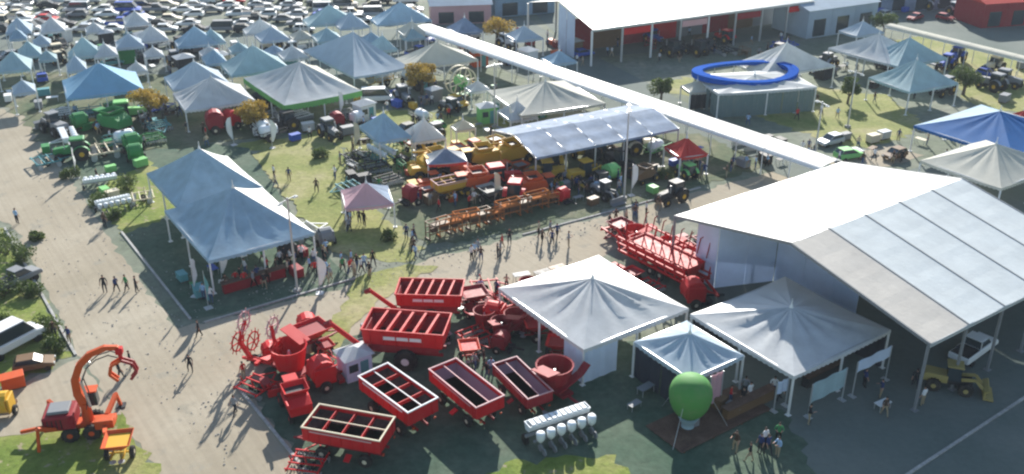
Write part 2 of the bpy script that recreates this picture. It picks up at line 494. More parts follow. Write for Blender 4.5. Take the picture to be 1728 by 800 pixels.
def tent(L, N, Rr, peak, label, mat=None, eave=3.0, rot=GRID, vmat=None, walls=(), wmat=None, name="pavilion_tent", wr=0.07, val=0.35, group=None, maxd=None, maxw=None, pr=0.05):
    TENT_N[0] += 1
    mat = mat or FWHITE
    c, w, d = frame_of(L, N, Rr, eave, rot)
    if maxd: 
        dd = min(d, maxd); v = Vector((-math.sin(rot), math.cos(rot), 0)); c = c + v * (dd - d) / 2; d = dd
    z = eave + 0.4
    while z < eave + 6 and proj((c.x, c.y, z))[1] > peak: z += 0.05
    rise = z - eave
    t = thing(name, label, "tent", (c.x, c.y, 0), rot, group)
    ms = [mat] * 4 if not isinstance(mat, (list, tuple)) else mat
    for sd_ in range(4):
        roof_face(w, d, rise, sd_, eave, wr=wr, seed=TENT_N[0]).part("roof_panel", ms[sd_], t, smooth=True)
    # scalloped valance
    m = MB()
    cs = [(-w / 2, -d / 2), (w / 2, -d / 2), (w / 2, d / 2), (-w / 2, d / 2)]
    for k in range(4):
        a, b = Vector(cs[k]), Vector(cs[(k + 1) % 4]); n = max(4, int((b - a).length / 0.5)) * 2
        vs_, fs = [], []
        for j in range(n + 1):
            s = j / n; p = a.lerp(b, s); zz = eave - 0.12 * 4 * s * (1 - s)
            vs_ += [(p.x, p.y, zz), (p.x * 1.002, p.y * 1.002, zz - val * (1 if j % 2 else 0.72))]
        fs = [(2 * j, 2 * j + 1, 2 * j + 3, 2 * j + 2) for j in range(n)]
        m.add(vs_, fs)
    m.part("valance", vmat or (ms[0]), t)
    nx, ny = max(1, round(w / 6)), max(1, round(d / 6))
    spots = set()
    for i in range(nx + 1):
        for j in range(ny + 1):
            if i in (0, nx) or j in (0, ny): spots.add((-w / 2 + w * i / nx, -d / 2 + d * j / ny))
    for x, y in sorted(spots):
        mm_ = MB(); mm_.box((x * .985, y * .985, eave / 2 - .05), (.14, .14, eave - .1)); mm_.box((x * .985, y * .985, .03), (.4, .4, .06))
        mm_.part("post", WHITE, t)
    m = MB(); m.lathe((0, 0, z - .15), [(.16, 0), (.12, .25), (.04, .45), (.03, .9)]); m.part("finial", WHITE, t)
    m = MB()
    for k in range(4): m.bar((cs[k][0] * .97, cs[k][1] * .97, eave - .08), (cs[(k + 1) % 4][0] * .97, cs[(k + 1) % 4][1] * .97, eave - .08), .09, .09)
    m.part("eave_beam", STEEL, t)
    for sd_, f0, f1 in walls:
        a, b = Vector(cs[sd_]) * .97, Vector(cs[(sd_ + 1) % 4]) * .97
        p, q = a.lerp(b, f0), a.lerp(b, f1); n = max(1, round((q - p).length / 2.5))
        for k in range(n):
            A, B = p.lerp(q, k / n), p.lerp(q, (k + 1) / n)
            mm_ = MB(); seg = 8; vs_ = []
            nv = Vector((-(B - A).y, (B - A).x)).normalized()
            for j in range(seg + 1):
                e = A.lerp(B, .01 + .98 * j / seg) + nv * (.05 * math.sin(j * 2.1 + k))
                vs_ += [(e.x, e.y, .05), (e.x, e.y, eave - .2)]
            mm_.add(vs_, [(2 * j, 2 * j + 2, 2 * j + 3, 2 * j + 1) for j in range(seg)])
            mm_.part("side_wall", wmat or FWALL, t)
    t["_w"], t["_d"] = w, d
    return t, c, w, d, z

# ------------------------------------------------------------------ machines
BUILD = {}
def wheel_parts(root, c, r, w, rim=None, lug=False):
    """tyre with its rim as a sub-part, axle along y"""
    m = MB()
    m.lathe((c[0], c[1] - w / 2, c[2]), [(r * .55, 0), (r * .92, 0), (r, w * .18), (r, w * .82), (r * .92, w), (r * .55, w)], 'y', 18)
    if lug:
        for k in range(14):
            t = 2 * math.pi * k / 14
            p = Vector((c[0] + math.cos(t) * r, c[1] - w * .42, c[2] + math.sin(t) * r))
            m.bar(p, p + Vector((-math.sin(t) * .12, w * .84, math.cos(t) * .12)), .07, .07)
    o = m.part("wheel", TYRE, root)
    m = MB(); m.lathe((c[0], c[1] - w * .52, c[2]), [(r * .3, 0), (r * .56, w * .1), (r * .56, w * .94), (r * .3, w * 1.04)], 'y', 12)
    m.part("rim", rim or CREAM, o)
def empty_root(n, cat):
    o = bpy.data.objects.new(n, None); o["category"] = cat; return o   # never linked: copies of it are
def build_off(f):
    """builds a prototype, then takes it out of the scene; the copies are what stands there"""
    def g():
        before = set(bpy.data.objects)
        r = f()
        for o in bpy.data.objects:
            if o not in before and o.name in COL.objects: COL.objects.unlink(o)
        return r
    return g

def gravity_wagon(L=6.6, W=2.9, nd=3, rimm=None):
    t = empty_root("grain_wagon", "grain wagon")
    m = MB()
    m.frus(1.75, L / 2, W / 2, 2.95, L / 2, W / 2)
    for k in range(7):
        x = -L / 2 + L * (k + .5) / 7
        for s in (-1, 1): m.box((x, s * (W / 2 + .03), 2.35), (.09, .06, 1.2))
    for s in (-1, 1):
        for k in (-.5, .5): m.box((s * (L / 2 + .03), k * W * .6, 2.35), (.06, .09, 1.2))
    m.part("box_wall", RED, t)
    for s in (-1, 1):
        m = MB(); m.box((0, s * (W / 2 + .07), 2.75), (L * .8, .02, .12)); m.part("stripe", PINK, t)
        m = MB(); m.box((L / 2 + .05, s * W * .36, 1.35), (.06, .22, .14)); m.part("rear_light", ORANGE, t)
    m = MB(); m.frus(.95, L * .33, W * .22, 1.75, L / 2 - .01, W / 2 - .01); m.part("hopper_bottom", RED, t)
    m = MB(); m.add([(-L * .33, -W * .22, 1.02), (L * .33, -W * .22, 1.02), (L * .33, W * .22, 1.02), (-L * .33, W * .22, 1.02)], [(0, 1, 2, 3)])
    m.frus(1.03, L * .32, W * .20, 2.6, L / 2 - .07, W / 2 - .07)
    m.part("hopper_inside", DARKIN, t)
    m = MB()
    for s in (-1, 1):
        m.box((0, s * (W / 2 - .01), 3.0), (L + .16, .15, .11)); m.box((s * (L / 2 - .01), 0, 3.0), (.15, W - .16, .11))
    m.part("top_rail", rimm or PINK, t, .02)
    for k in range(nd):
        x = -L / 2 + L * (k + 1) / (nd + 1)
        mm_ = MB(); mm_.box((x, 0, 2.72), (.07, W - .14, .35)); mm_.part("divider", RED, t)
    mm_ = MB(); mm_.box((0, 0, 2.86), (L - .2, .08, .08)); mm_.part("ridge_bar", rimm or PINK, t)
    m = MB()
    for s in (-1, 1):
        m.box((0, s * .5, .82), (L * .95, .14, .2))
        for k in (-1, 1): m.bar((k * L * .3, s * .5, .9), (k * L * .38, s * W * .46, 1.8), .1)
    for k in (-1, 1): m.box((k * L * .28, 0, .62), (.16, W - .5, .16))
    m.part("chassis", DRED, t)
    m = MB(); m.bar((-L / 2 + .1, .45, .8), (-L / 2 - 1.5, 0, .55), .12); m.bar((-L / 2 + .1, -.45, .8), (-L / 2 - 1.5, 0, .55), .12); m.box((-L / 2 - 1.6, 0, .5), (.3, .14, .1))
    m.part("drawbar", DRED, t)
    m = MB(); m.bar((L * .1, -W / 2 - .05, 1.2), (L * .1, -W / 2 - .7, .95), .5, .08); m.part("chute", RED, t)
    m = MB()
    for s in (-.25, .25): m.bar((-L / 2 - .1, s, .9), (-L / 2 - .1, s, 2.9), .05)
    for k in range(6): m.bar((-L / 2 - .1, -.25, 1.1 + k * .32), (-L / 2 - .1, .25, 1.1 + k * .32), .04)
    m.part("ladder", STEEL, t)
    for x in (-1, 1):
        for y in (-1, 1): wheel_parts(t, (x * L * .28, y * (W / 2 - .25), .58), .58, .42)
    return t
BUILD["wagon"] = build_off(lambda: gravity_wagon())
BUILD["wagon_long"] = build_off(lambda: gravity_wagon(7.4, 3.0, 0, PINK))
BUILD["wagon_four"] = build_off(lambda: gravity_wagon(6.6, 3.2, 3, CREAM))

def grain_cart():
    """large cart of sloping walls with cross braces and a folded unloading auger"""
    t = empty_root("grain_cart", "grain cart")
    L, W = 6.4, 3.2
    m = MB(); m.frus(2.2, L / 2, W / 2, 3.5, L / 2 + .1, W / 2 + .12)
    for k in range(6):
        x = -L / 2 + L * (k + .5) / 6
        for s in (-1, 1): m.bar((x, s * (W / 2 + .03), 2.2), (x, s * (W / 2 + .15), 3.45), .1)
    m.part("box_wall", RED, t)
    m = MB(); m.frus(1.1, L * .36, W * .16, 2.2, L / 2 - .01, W / 2 - .01); m.part("hopper_bottom", RED, t)
    m = MB(); m.frus(1.14, L * .35, W * .14, 3.2, L / 2 - .02, W / 2 - .02); m.add([(-L * .35, -W * .14, 1.16), (L * .35, -W * .14, 1.16), (L * .35, W * .14, 1.16), (-L * .35, W * .14, 1.16)], [(0, 1, 2, 3)])
    m.part("hopper_inside", DRED, t)
    m = MB()
    for s in (-1, 1): m.box((0, s * (W / 2 + .12), 3.54), (L + .4, .14, .12)); m.box((s * (L / 2 + .12), 0, 3.54), (.14, W + .1, .12))
    m.part("top_rail", RED, t, .02)
    for k in range(5):
        x = -L / 2 + L * (k + 1) / 6
        mm_ = MB(); mm_.bar((x - .18, -W / 2, 3.3), (x + .18, W / 2, 3.3), .2, .5); mm_.part("cross_brace", RED, t)
    m = MB()
    for s in (-1, 1):
        m.box((0, s * .6, 1.0), (L * .95, .16, .24)); m.box((0, s * (W / 2 - .1), 1.9), (L * .9, .1, .5))
    m.box((0, 0, .85), (.25, W - .3, .25)); m.part("chassis", DRED, t)
    m = MB(); m.bar((-L / 2 + .1, 0, .95), (-L / 2 - 1.8, 0, .6), .2); m.part("drawbar", DRED, t)
    a = MB(); a.tube((-L / 2 + .2, -W / 2 - .1, 1.6), (-L / 2 - 2.6, -W / 2 - .1, 3.9), .24, .2, 10)
    ar = a.part("auger", RED, t)
    a = MB(); a.tube((-L / 2 - 2.55, -W / 2 - .1, 3.95), (-L / 2 - 3.1, -W / 2 - .1, 3.7), .3, .24, 8); a.part("spout", DRED, ar)
    for y in (-1, 1): wheel_parts(t, (.2, y * (W / 2 + .12), .95), .95, .62, WHITE, True)
    for y in (-1, 1):
        m = MB(); m.bar((-1.6, y * (W / 2 + .12), 2.9), (1.6, y * (W / 2 + .12), 2.9), .03, .3); m.part("decal_strip", WHITE, t)
    m = MB(); m.bar((-L / 2 - .02, -W / 2, 2.2), (-L / 2 - .6, -W / 2, .9), .05); m.bar((-L / 2 - .02, -W / 2 + .4, 2.2), (-L / 2 - .6, -W / 2 + .4, .9), .05)
    for k in range(5): m.bar((-L / 2 - .1 - k * .11, -W / 2, 2.0 - k * .25), (-L / 2 - .1 - k * .11, -W / 2 + .4, 2.0 - k * .25), .04)
    m.part("ladder", STEEL, t)
    m = MB(); m.tube((-L / 2, .2, 1.2), (-L / 2 - 1.2, .35, .95), .04, n=5); m.tube((-L / 2 - 1.2, .35, .95), (-L / 2 - 1.9, .1, .75), .04, n=5); m.part("hose", BLACK, t)
    return t
BUILD["cart"] = build_off(grain_cart)

def tractor():
    t = empty_root("tractor", "tractor")
    m = MB(); m.prism([(.3, .85), (2.35, .85), (2.5, 1.15), (2.45, 1.62), (.3, 1.8)], -.42, .42); m.part("hood", GREEN, t, .06)
    m = MB(); m.box((2.5, 0, 1.3), (.06, .7, .55)); m.part("grille", BLACK, t)
    m = MB(); m.box((.8, 0, .72), (3.2, .5, .35)); m.box((1.9, 0, .55), (.3, 1.4, .2)); m.part("chassis", BLACK, t)
    m = MB()
    for x, y in ((.35, .72), (.35, -.72), (-1.15, .72), (-1.15, -.72)): m.bar((x, y, 1.2), (x - .04, y * .92, 2.55), .08)
    m.box((-.4, 0, 1.15), (1.5, 1.4, .3)); m.part("cab_frame", BLACK, t)
    m = MB(); m.box((-.4, 0, 1.93), (1.46, 1.38, 1.2), 0, .93); m.part("cab_window", GLASS, t, .03)
    m = MB(); m.box((-.4, 0, 2.64), (1.85, 1.6, .2), 0, .9); m.part("cab_roof", GREEN, t, .05)
    for y in (-1, 1):
        m = MB(); pr = [(-.75 + 1.02 * math.cos(a), .9 + 1.02 * math.sin(a)) for a in [R(k) for k in range(20, 161, 20)]]
        pr2 = [(-.75 + .95 * math.cos(a), .9 + .95 * math.sin(a)) for a in [R(k) for k in range(160, 19, -20)]]
        m.prism(pr + pr2, y * .72 - .0, y * 1.22); m.part("fender", GREEN, t)
        wheel_parts(t, (-.75, y * .98, .88), .88, .48, YELLOW, True)
        wheel_parts(t, (1.85, y * .82, .58), .58, .36, YELLOW, True)
        m = MB(); m.tube((2.52, y * .25, 1.5), (2.56, y * .25, 1.5), .09, n=8); m.part("headlight", LAMPW, t)
    m = MB(); m.tube((1.1, .5, 1.6), (1.1, .5, 2.6), .06); m.part("exhaust", STEEL, t)
    return t
BUILD["tractor"] = build_off(tractor)

def combine():
    t = empty_root("combine_harvester", "harvester")
    m = MB(); m.prism([(-3.4, 1.3), (1.5, 1.1), (1.6, 2.0), (1.2, 3.0), (-2.2, 3.1), (-3.5, 2.6)], -1.35, 1.35); m.part("body", GREEN, t, .08)
    m = MB(); m.frus(3.1, .95, 1.2, 3.75, 1.25, 1.5, -.6); m.part("grain_tank", GREEN, t)
    m = MB(); m.add([(-1.5, -1.15, 3.16), (.3, -1.15, 3.16), (.3, 1.15, 3.16), (-1.5, 1.15, 3.16)], [(0, 1, 2, 3)]); m.part("tank_floor", BLACK, t)
    m = MB(); m.box((2.05, 0, 2.55), (1.3, 1.6, 1.35), 0, .92); m.part("cab_window", GLASS, t, .05)
    m = MB(); m.box((2.05, 0, 3.3), (1.6, 1.8, .18)); m.part("cab_roof", GREEN, t, .05)
    m = MB(); m.bar((1.6, 0, 1.6), (3.6, 0, .75), 1.2, .6); m.part("feeder", BLACK, t)
    m = MB(); m.prism([(3.4, .2), (4.6, .12), (4.55, .25), (3.7, .45), (3.6, 1.15), (3.4, 1.15)], -2.6, 2.6); h = m.part("header", GREEN, t)
    m = MB()
    for k in range(6):
        a = k * math.pi / 3
        p = (4.3 + .5 * math.cos(a), 1.0 + .5 * math.sin(a))
        m.bar((p[0], -2.45, p[1]), (p[0], 2.45, p[1]), .06)
        for y in (-2.4, 0, 2.4): m.bar((4.3, y, 1.0), (p[0], y, p[1]), .05)
    m.tube((4.3, -2.5, 1.0), (4.3, 2.5, 1.0), .08); m.part("reel", YELLOW, h)
    m = MB(); m.tube((-.2, 1.55, 2.9), (-3.9, 1.6, 3.35), .17, .15); m.part("auger", GREEN, t)
    for y in (-1, 1):
        wheel_parts(t, (1.5, y * 1.45, .85), .85, .6, YELLOW, True)
        wheel_parts(t, (-2.5, y * 1.25, .6), .6, .4, YELLOW, True)
    return t
BUILD["combine"] = build_off(combine)

def planter():
    """toolbar with a row of seed boxes"""
    t = empty_root("planter", "planter")
    n, sp = 6, .85
    m = MB(); m.box((0, 0, .95), (n * sp + .6, .18, .18)); m.box((0, -.7, .85), (n * sp, .14, .14))
    m.bar((-.7, .1, .9), (0, 2.4, .6), .14); m.bar((.7, .1, .9), (0, 2.4, .6), .14); m.part("toolbar", GREY, t)
    m = MB(); m.frus(1.15, n * sp / 2, .22, 1.7, n * sp / 2, .42, 0, .3); m.part("fertiliser_trough", POLYW, t)
    for k in range(n * 2 - 1):
        mm_ = MB(); mm_.box((-n * sp / 2 + sp / 2 + k * sp / 2, .3, 1.74), (.3, .7, .07)); mm_.part("trough_lid", POLYW, t)
    for k in range(n):
        x = -n * sp / 2 + sp * (k + .5)
        mm_ = MB(); mm_.lathe((x, -.95, .85), [(.12, 0), (.3, .25), (.34, .7), (.3, .8), (.1, .84)], 'z', 10); h = mm_.part("seed_box", POLYW, t, smooth=True)
        mm_ = MB(); mm_.bar((x, -.7, .8), (x, -1.5, .35), .1); mm_.lathe((x - .05, -1.5, .3), [(.28, 0), (.28, .1)], 'x', 12); mm_.lathe((x - .04, -.9, .28), [(.25, 0), (.25, .06)], 'x', 12); mm_.part("row_unit", GREY, t)
    for s in (-1, 1):
        mm_ = MB(); mm_.lathe((s * n * sp * .52 - .15, .35, .42), [(.3, 0), (.42, .05), (.42, .25), (.3, .3)], 'x', 14); mm_.part("wheel", TYRE, t)
    return t
BUILD["planter"] = build_off(planter)

def harrow():
    t = empty_root("disc_harrow", "harrow")
    m = MB()
    for y in (-1.6, 1.6): m.box((0, y, .8), (3.4, .14, .16))
    for x in (-1.5, -.5, .5, 1.5): m.box((x, 0, .92), (.14, 3.6, .12))
    m.bar((1.6, 1.0, .8), (3.4, 0, .55), .14); m.bar((1.6, -1.0, .8), (3.4, 0, .55), .14)
    m.part("frame", GREEN, t)
    for x in (-1.2, 1.2):
        m = MB(); m.tube((x, -1.9, .34), (x + .5, 1.9, .34), .05)
        for k in range(11):
            y = -1.8 + k * .36; xx = x + .25 + y * .13
            m.lathe((xx, y, .34), [(.34, 0), (.3, .04)], 'y', 10)
        m.part("disc_gang", STEEL, t)
    for y in (-1.6, 0, 1.6):
        m = MB(); m.bar((-.2, y, .85), (-.5, y, 1.7), .1); m.part("upright", GREEN, t)
    for y in (-.6, .6): wheel_parts(t, (0, y, .4), .4, .24)
    return t
BUILD["harrow"] = build_off(harrow)

def cultivator():
    """long folded tillage frame with rows of upright tines"""
    t = empty_root("folding_cultivator", "cultivator")
    m = MB()
    for y in (-1.2, -.4, .4, 1.2): m.box((0, y, 1.0), (9.0, .18, .2))
    for k in range(7): m.box((-4.3 + k * 1.43, 0, 1.13), (.16, 2.9, .14))
    m.bar((4.4, .8, 1.0), (6.6, 0, .6), .18); m.bar((4.4, -.8, 1.0), (6.6, 0, .6), .18)
    m.part("frame", RED, t)
    for y, tl in ((1.5, .25), (-1.5, -.25)):
        m = MB()
        for z in (1.3, 2.1, 2.8): m.box((0, y + tl * (z - 1), z), (8.6, .14, .14))
        for k in range(8): m.bar((-4.1 + k * 1.17, y, 1.1), (-4.1 + k * 1.17, y + tl * 2, 3.0), .12)
        w = m.part("wing", RED, t)
    for k in range(16):
        x = -4.2 + k * .56; y = (-1.5 if k % 2 else 1.5)
        m = MB(); m.bar((x, y, 2.6), (x + .12, y + .2, 4.1), .08); m.bar((x + .12, y + .2, 4.1), (x + .4, y + .2, 4.35), .08); m.part("tine", DRED, t)
    for x in (-3.4, -1.2, 1.2, 3.4):
        m = MB(); m.tube((x, -1.1, 1.35), (x, 1.1, 1.9), .12); m.part("cylinder", DRED, t)
    m = MB(); m.frus(1.25, 3.3, .5, 2.5, 3.7, 1.15, .2); m.part("seed_hopper", RED, t)
    m = MB(); m.box((.2, 0, 2.3), (7.2, 2.0, .1)); m.part("hopper_lid", RED, t)
    for s in (-1, 1):
        m = MB(); m.box((.2, s * 1.28, 1.9), (7.0, .06, 1.0)); m.part("side_board", RED, t)
    for x in (-.5, .7):
        for y in (-1.05, 1.05): wheel_parts(t, (x, y, .5), .5, .3)
    return t
BUILD["cultivator"] = build_off(cultivator)

def spreader():
    t = empty_root("fertiliser_spreader", "spreader")
    m = MB(); m.frus(.95, .35, .35, 2.0, 1.3, 1.2); m.part("hopper", RED, t)
    m = MB(); m.add([(-1.0, -.9, 1.75), (1.0, -.9, 1.75), (1.0, .9, 1.75), (-1.0, .9, 1.75)], [(0, 1, 2, 3)]); m.part("tarp", DRED, t)
    m = MB()
    for y in (-.5, .5): m.bar((-1.4, y, .8), (1.2, y, .8), .14)
    m.bar((1.2, .5, .8), (2.6, 0, .6), .12); m.bar((1.2, -.5, .8), (2.6, 0, .6), .12); m.box((-.2, 0, .6), (.14, 2.0, .14)); m.part("chassis", DRED, t)
    for y in (-.35, .35):
        m = MB(); m.lathe((-1.5, y, .55), [(.3, 0), (.3, .05)], 'z', 12); m.part("spinner", STEEL, t)
    for y in (-1, 1): wheel_parts(t, (-.2, y * 1.05, .55), .55, .36)
    return t
BUILD["spreader"] = build_off(spreader)

def feed_mixer():
    """tall round mixing tub on wheels with a discharge conveyor"""
    t = empty_root("feed_mixer", "feed mixer")
    m = MB(); m.lathe((0, 0, .8), [(1.1, 0), (1.45, 1.9), (1.5, 1.95), (1.36, 1.9), (1.0, .1)], 'z', 18); m.part("tub", RED, t)
    m = MB(); m.tube((0, 0, .9), (0, 0, 2.3), .5, .08, 10); m.lathe((0, 0, 1.1), [(.95, 0), (.9, .06)], 'z', 14); m.part("auger", STEEL, t)
    m = MB(); m.bar((1.2, -.9, 1.2), (1.2, 1.6, 1.9), .7, .12); m.bar((1.2, 1.6, 1.9), (1.2, 2.3, 2.5), .7, .1); m.part("conveyor", RED, t)
    m = MB(); m.box((0, 0, .7), (3.2, 1.1, .22)); m.bar((1.5, 0, .7), (3.2, 0, .55), .16); m.part("chassis", DRED, t)
    m = MB(); m.bar((-.7, -1.2, 2.6), (1.6, -1.5, 3.2), 1.1, .08); m.part("cover_panel", RED, t)
    for y in (-1, 1): wheel_parts(t, (-.3, y * 1.05, .5), .5, .3)
    return t
BUILD["mixer"] = build_off(feed_mixer)

def round_baler():
    t = empty_root("round_baler", "baler")
    m = MB(); pr = [(1.05 * math.cos(R(a)), 1.45 + 1.05 * math.sin(R(a))) for a in range(0, 360, 24)]
    m.prism(pr, -.75, .75); m.part("bale_chamber", RED, t, .04)
    for y in (-.9, .9):
        m = MB(); m.box((0, y, 1.35), (1.7, .22, 1.5)); m.part("side_shield", RED, t, .05)
    m = MB(); m.box((1.3, 0, .45), (.5, 1.8, .35)); m.bar((1.0, 0, .8), (3.0, 0, .6), .16); m.part("pickup", BLACK, t)
    for y in (-1, 1): wheel_parts(t, (-.1, y * 1.15, .5), .5, .3)
    return t
BUILD["baler"] = build_off(round_baler)

def loader():
    """wheel loader: cab, engine, arms and bucket"""
    t = empty_root("wheel_loader", "loader")
    m = MB(); m.prism([(-2.6, .9), (-.3, .9), (-.3, 1.7), (-2.3, 1.8), (-2.65, 1.4)], -.75, .75); m.part("engine_cover", YELLOW, t, .06)
    m = MB(); m.box((.2, 0, 2.0), (1.3, 1.3, 1.5), 0, .92); m.part("cab_window", GLASS, t, .04)
    m = MB(); m.box((.2, 0, 2.82), (1.5, 1.5, .16)); m.part("cab_roof", YELLOW, t, .04)
    m = MB(); m.box((.6, 0, 1.0), (2.8, .9, .5)); m.part("chassis", BLACK, t)
    for y in (-.5, .5):
        m = MB(); m.bar((.9, y, 1.5), (2.2, y, 1.7), .16, .3); m.bar((2.2, y, 1.7), (3.1, y, .7), .16, .28); m.part("lift_arm", YELLOW, t)
    m = MB(); m.prism([(3.0, .15), (3.9, .12), (3.95, .2), (3.2, .3), (3.1, .9), (3.5, 1.15), (3.4, 1.2), (2.95, 1.0)], -1.25, 1.25); m.part("bucket", YELLOW, t)
    for x in (-1.5, 1.4):
        for y in (-1, 1): wheel_parts(t, (x, y * .98, .68), .68, .48, YELLOW, True)
    return t
BUILD["loader"] = build_off(loader)

def sprayer():
    t = empty_root("trailed_sprayer", "sprayer")
    m = MB(); m.lathe((-1.3, 0, 1.6), [(.3, 0), (.75, .12), (.85, .4), (.85, 2.2), (.75, 2.5), (.3, 2.6)], 'x', 14); m.part("tank", POLYW, t, smooth=True)
    m = MB(); m.lathe((0, 0, 2.4), [(.24, 0), (.24, .12)], 'z', 10); m.part("tank_lid", BLACK, t)
    m = MB()
    for y in (-.4, .4): m.bar((-1.8, y, .8), (1.6, y, .8), .14)
    m.bar((1.6, 0, .8), (3.2, 0, .6), .14); m.part("chassis", YELLOW, t)
    for y in (-1, 1):
        m = MB()
        for z in (1.1, 1.6): m.bar((-1.9, y * .3, z), (-1.7, y * 1.15, z), .07); m.bar((-1.7, y * 1.15, z), (2.4, y * 1.25, z + .3), .07)
        for k in range(7): m.bar((-1.6 + k * .66, y * 1.16, 1.1 + k * .04), (-1.3 + k * .66, y * 1.16, 1.65 + k * .04), .05)
        m.part("boom", YELLOW, t)
        wheel_parts(t, (-.2, y * .95, .68), .68, .3)
    return t
BUILD["sprayer"] = build_off(sprayer)

def hose_reel():
    t = empty_root("irrigation_reel", "hose reel")
    for y in (-.75, .75):
        m = MB(); n = 28
        for k in range(n):
            a, b = 2 * math.pi * k / n, 2 * math.pi * (k + 1) / n
            m.bar((2.0 * math.cos(a), y, 2.5 + 2.0 * math.sin(a)), (2.0 * math.cos(b), y, 2.5 + 2.0 * math.sin(b)), .3, .12)
        for k in range(6):
            a = math.pi * k / 3 + .2
            m.bar((0, y, 2.5), (2.0 * math.cos(a), y, 2.5 + 2.0 * math.sin(a)), .12)
        m.part("reel_rim", CREAM, t)
    m = MB(); m.lathe((0, -.7, 2.5), [(.75, 0), (.75, 1.4)], 'y', 18); m.part("hub_drum", LGREEN, t)
    m = MB(); m.box((0, 0, .5), (3.4, 1.3, .2))
    for y in (-.95, .95): m.bar((-1.0, y, .5), (0, y, 2.5), .12); m.bar((1.0, y, .5), (0, y, 2.5), .12)
    m.bar((1.6, 0, .5), (3.3, 0, .5), .14); m.part("frame", GREEN, t)
    for y in (-1, 1): wheel_parts(t, (-.4, y * 1.1, .45), .45, .25)
    return t
BUILD["reel"] = build_off(hose_reel)

def crane():
    """orange timber grapple crane: outrigger frame, slewing column, curved boom, grapple"""
    t = empty_root("grapple_crane", "crane")
    m = MB(); m.box((0, 0, .9), (5.0, 1.0, .4)); m.bar((-2.5, 0, .9), (-4.2, 0, .7), .25); m.part("chassis", ORANGE, t, .04)
    m = MB(); m.box((-1.2, 0, 1.7), (2.2, 2.2, 1.2)); m.part("engine_box", DRED, t, .12)
    m = MB(); m.box((1.9, -.9, 1.3), (1.3, .8, .7)); m.part("tool_box", ORANGE, t, .06)
    for yy in (-.3, .34):
        m = MB(); hs = [(.7, 2.2), (.95, 3.3), (.8, 4.6), (1.3, 5.7), (2.1, 6.35), (3.0, 6.6), (3.55, 6.3)]
        for p, q in zip(hs, hs[1:]): m.tube((p[0], yy, p[1]), (q[0], yy * .8, q[1]), .045, n=5)
        m.part("hydraulic_hose", BLACK, t)
    m = MB()
    for k in range(5): m.bar((-2.2 + k * .3, -1.13, 1.3), (-2.2 + k * .3, -1.13, 2.1), .12, .04)
    m.part("radiator_grille", BLACK, t)
    m = MB(); m.box((-1.2, 0, 2.42), (1.5, 1.4, .25)); m.part("engine_lid", GREY, t, .06)
    for s in (-1, 1):
        m = MB(); m.bar((1.8, s * .5, 1.0), (2.2, s * 2.5, 1.4), .3); m.bar((2.2, s * 2.5, 1.5), (2.3, s * 2.9, .15), .22); o = m.part("outrigger", ORANGE, t)
        m = MB(); m.box((2.3, s * 2.9, .06), (.7, .7, .12)); m.part("foot_plate", BLACK, o)
        m = MB(); m.bar((-1.2, s * .9, 1.2), (-2.4, s * 1.8, 2.0), .24); m.bar((-2.4, s * 1.8, 2.0), (-2.6, s * 2.0, .2), .2); m.part("rear_leg", ORANGE, t)
        for x in (-.6, .9): wheel_parts(t, (x, s * .95, .6), .6, .42, ORANGE, True)
    m = MB(); m.tube((.6, 0, 1.1), (.6, 0, 2.6), .42, .34, 12); m.part("slew_column", ORANGE, t)
    m = MB(); m.box((.9, .9, 2.5), (.9, .8, 1.2), 0, .9); cb = m.part("cab", GLASS, t, .05)
    m = MB(); m.box((.9, .9, 3.16), (1.0, .9, .1)); m.part("cab_roof", ORANGE, cb)
    pts = [(.6, 2.5), (.3, 3.6), (.35, 4.8), (.85, 5.9), (1.7, 6.7), (2.8, 7.1), (3.6, 7.0)]
    m = MB()
    for k, (p, q) in enumerate(zip(pts, pts[1:])):
        w = .5 - .045 * k
        m.bar((p[0], 0, p[1]), (q[0], 0, q[1]), w, w * 1.25); m.tube((q[0], -w * .52, q[1]), (q[0], w * .52, q[1]), w * .56, n=10)
    b = m.part("boom", ORANGE, t)
    m = MB(); m.tube((1.0, -.25, 2.4), (.75, -.25, 4.6), .11); m.tube((.75, -.25, 4.6), (1.6, -.2, 6.2), .07); m.part("cylinder", STEEL, b)
    m = MB(); m.box((3.7, 0, 6.75), (.5, .5, .5)); m.tube((3.7, 0, 6.5), (3.7, 0, 5.9), .16)
    m.part("rotator", RED, b, .04)
    for s in (-1, 1):
        m = MB()
        for yy in (-.22, .22):
            q = [(3.7, 6.0), (3.7 + s * .75, 5.6), (3.7 + s * .95, 4.9), (3.7 + s * .45, 4.3)]
            for p0, p1 in zip(q, q[1:]): m.bar((p0[0], yy, p0[1]), (p1[0], yy, p1[1]), .1, .2)
        m.part("grapple_claw", DRED if s > 0 else ORANGE, b)
    return t
BUILD["crane"] = build_off(crane)

RUST = paint("rust_orange_paint", (0.42, 0.15, 0.045), 0.85, 0.2)
RUST.node_tree.nodes["Principled BSDF"].inputs["Specular IOR Level"].default_value = 0.05
DLOAD = paint("dark_load", (0.09, 0.05, 0.03), 0.8, 0.4)
def barrier_frame():
    t = empty_root("steel_rack", "rack"); BROWN = RUST
    m = MB()
    for x in (-1.2, 1.2):
        m = MB()
        for y in (-.35, .35): m.box((x, y, .9), (.09, .09, 1.8))
        m.box((x, 0, 1.78), (.09, .7, .09)); m.box((x, 0, .12), (.12, 1.0, .1))
        m.part("upright", BROWN, t)
    for z in (.6, 1.2, 1.8):
        m = MB(); m.box((0, -.35, z), (2.5, .07, .1)); m.box((0, .35, z), (2.5, .07, .1)); m.part("rail", BROWN, t)
    m = MB(); m.box((.3, 0, 1.3), (1.7, .7, .05)); m.part("shelf", BROWN, t)
    m = MB(); m.box((-.5, 0, .95), (.7, .5, .6)); m.box((.5, 0, .9), (.6, .5, .5)); m.part("load", DLOAD, t, .03)
    return t
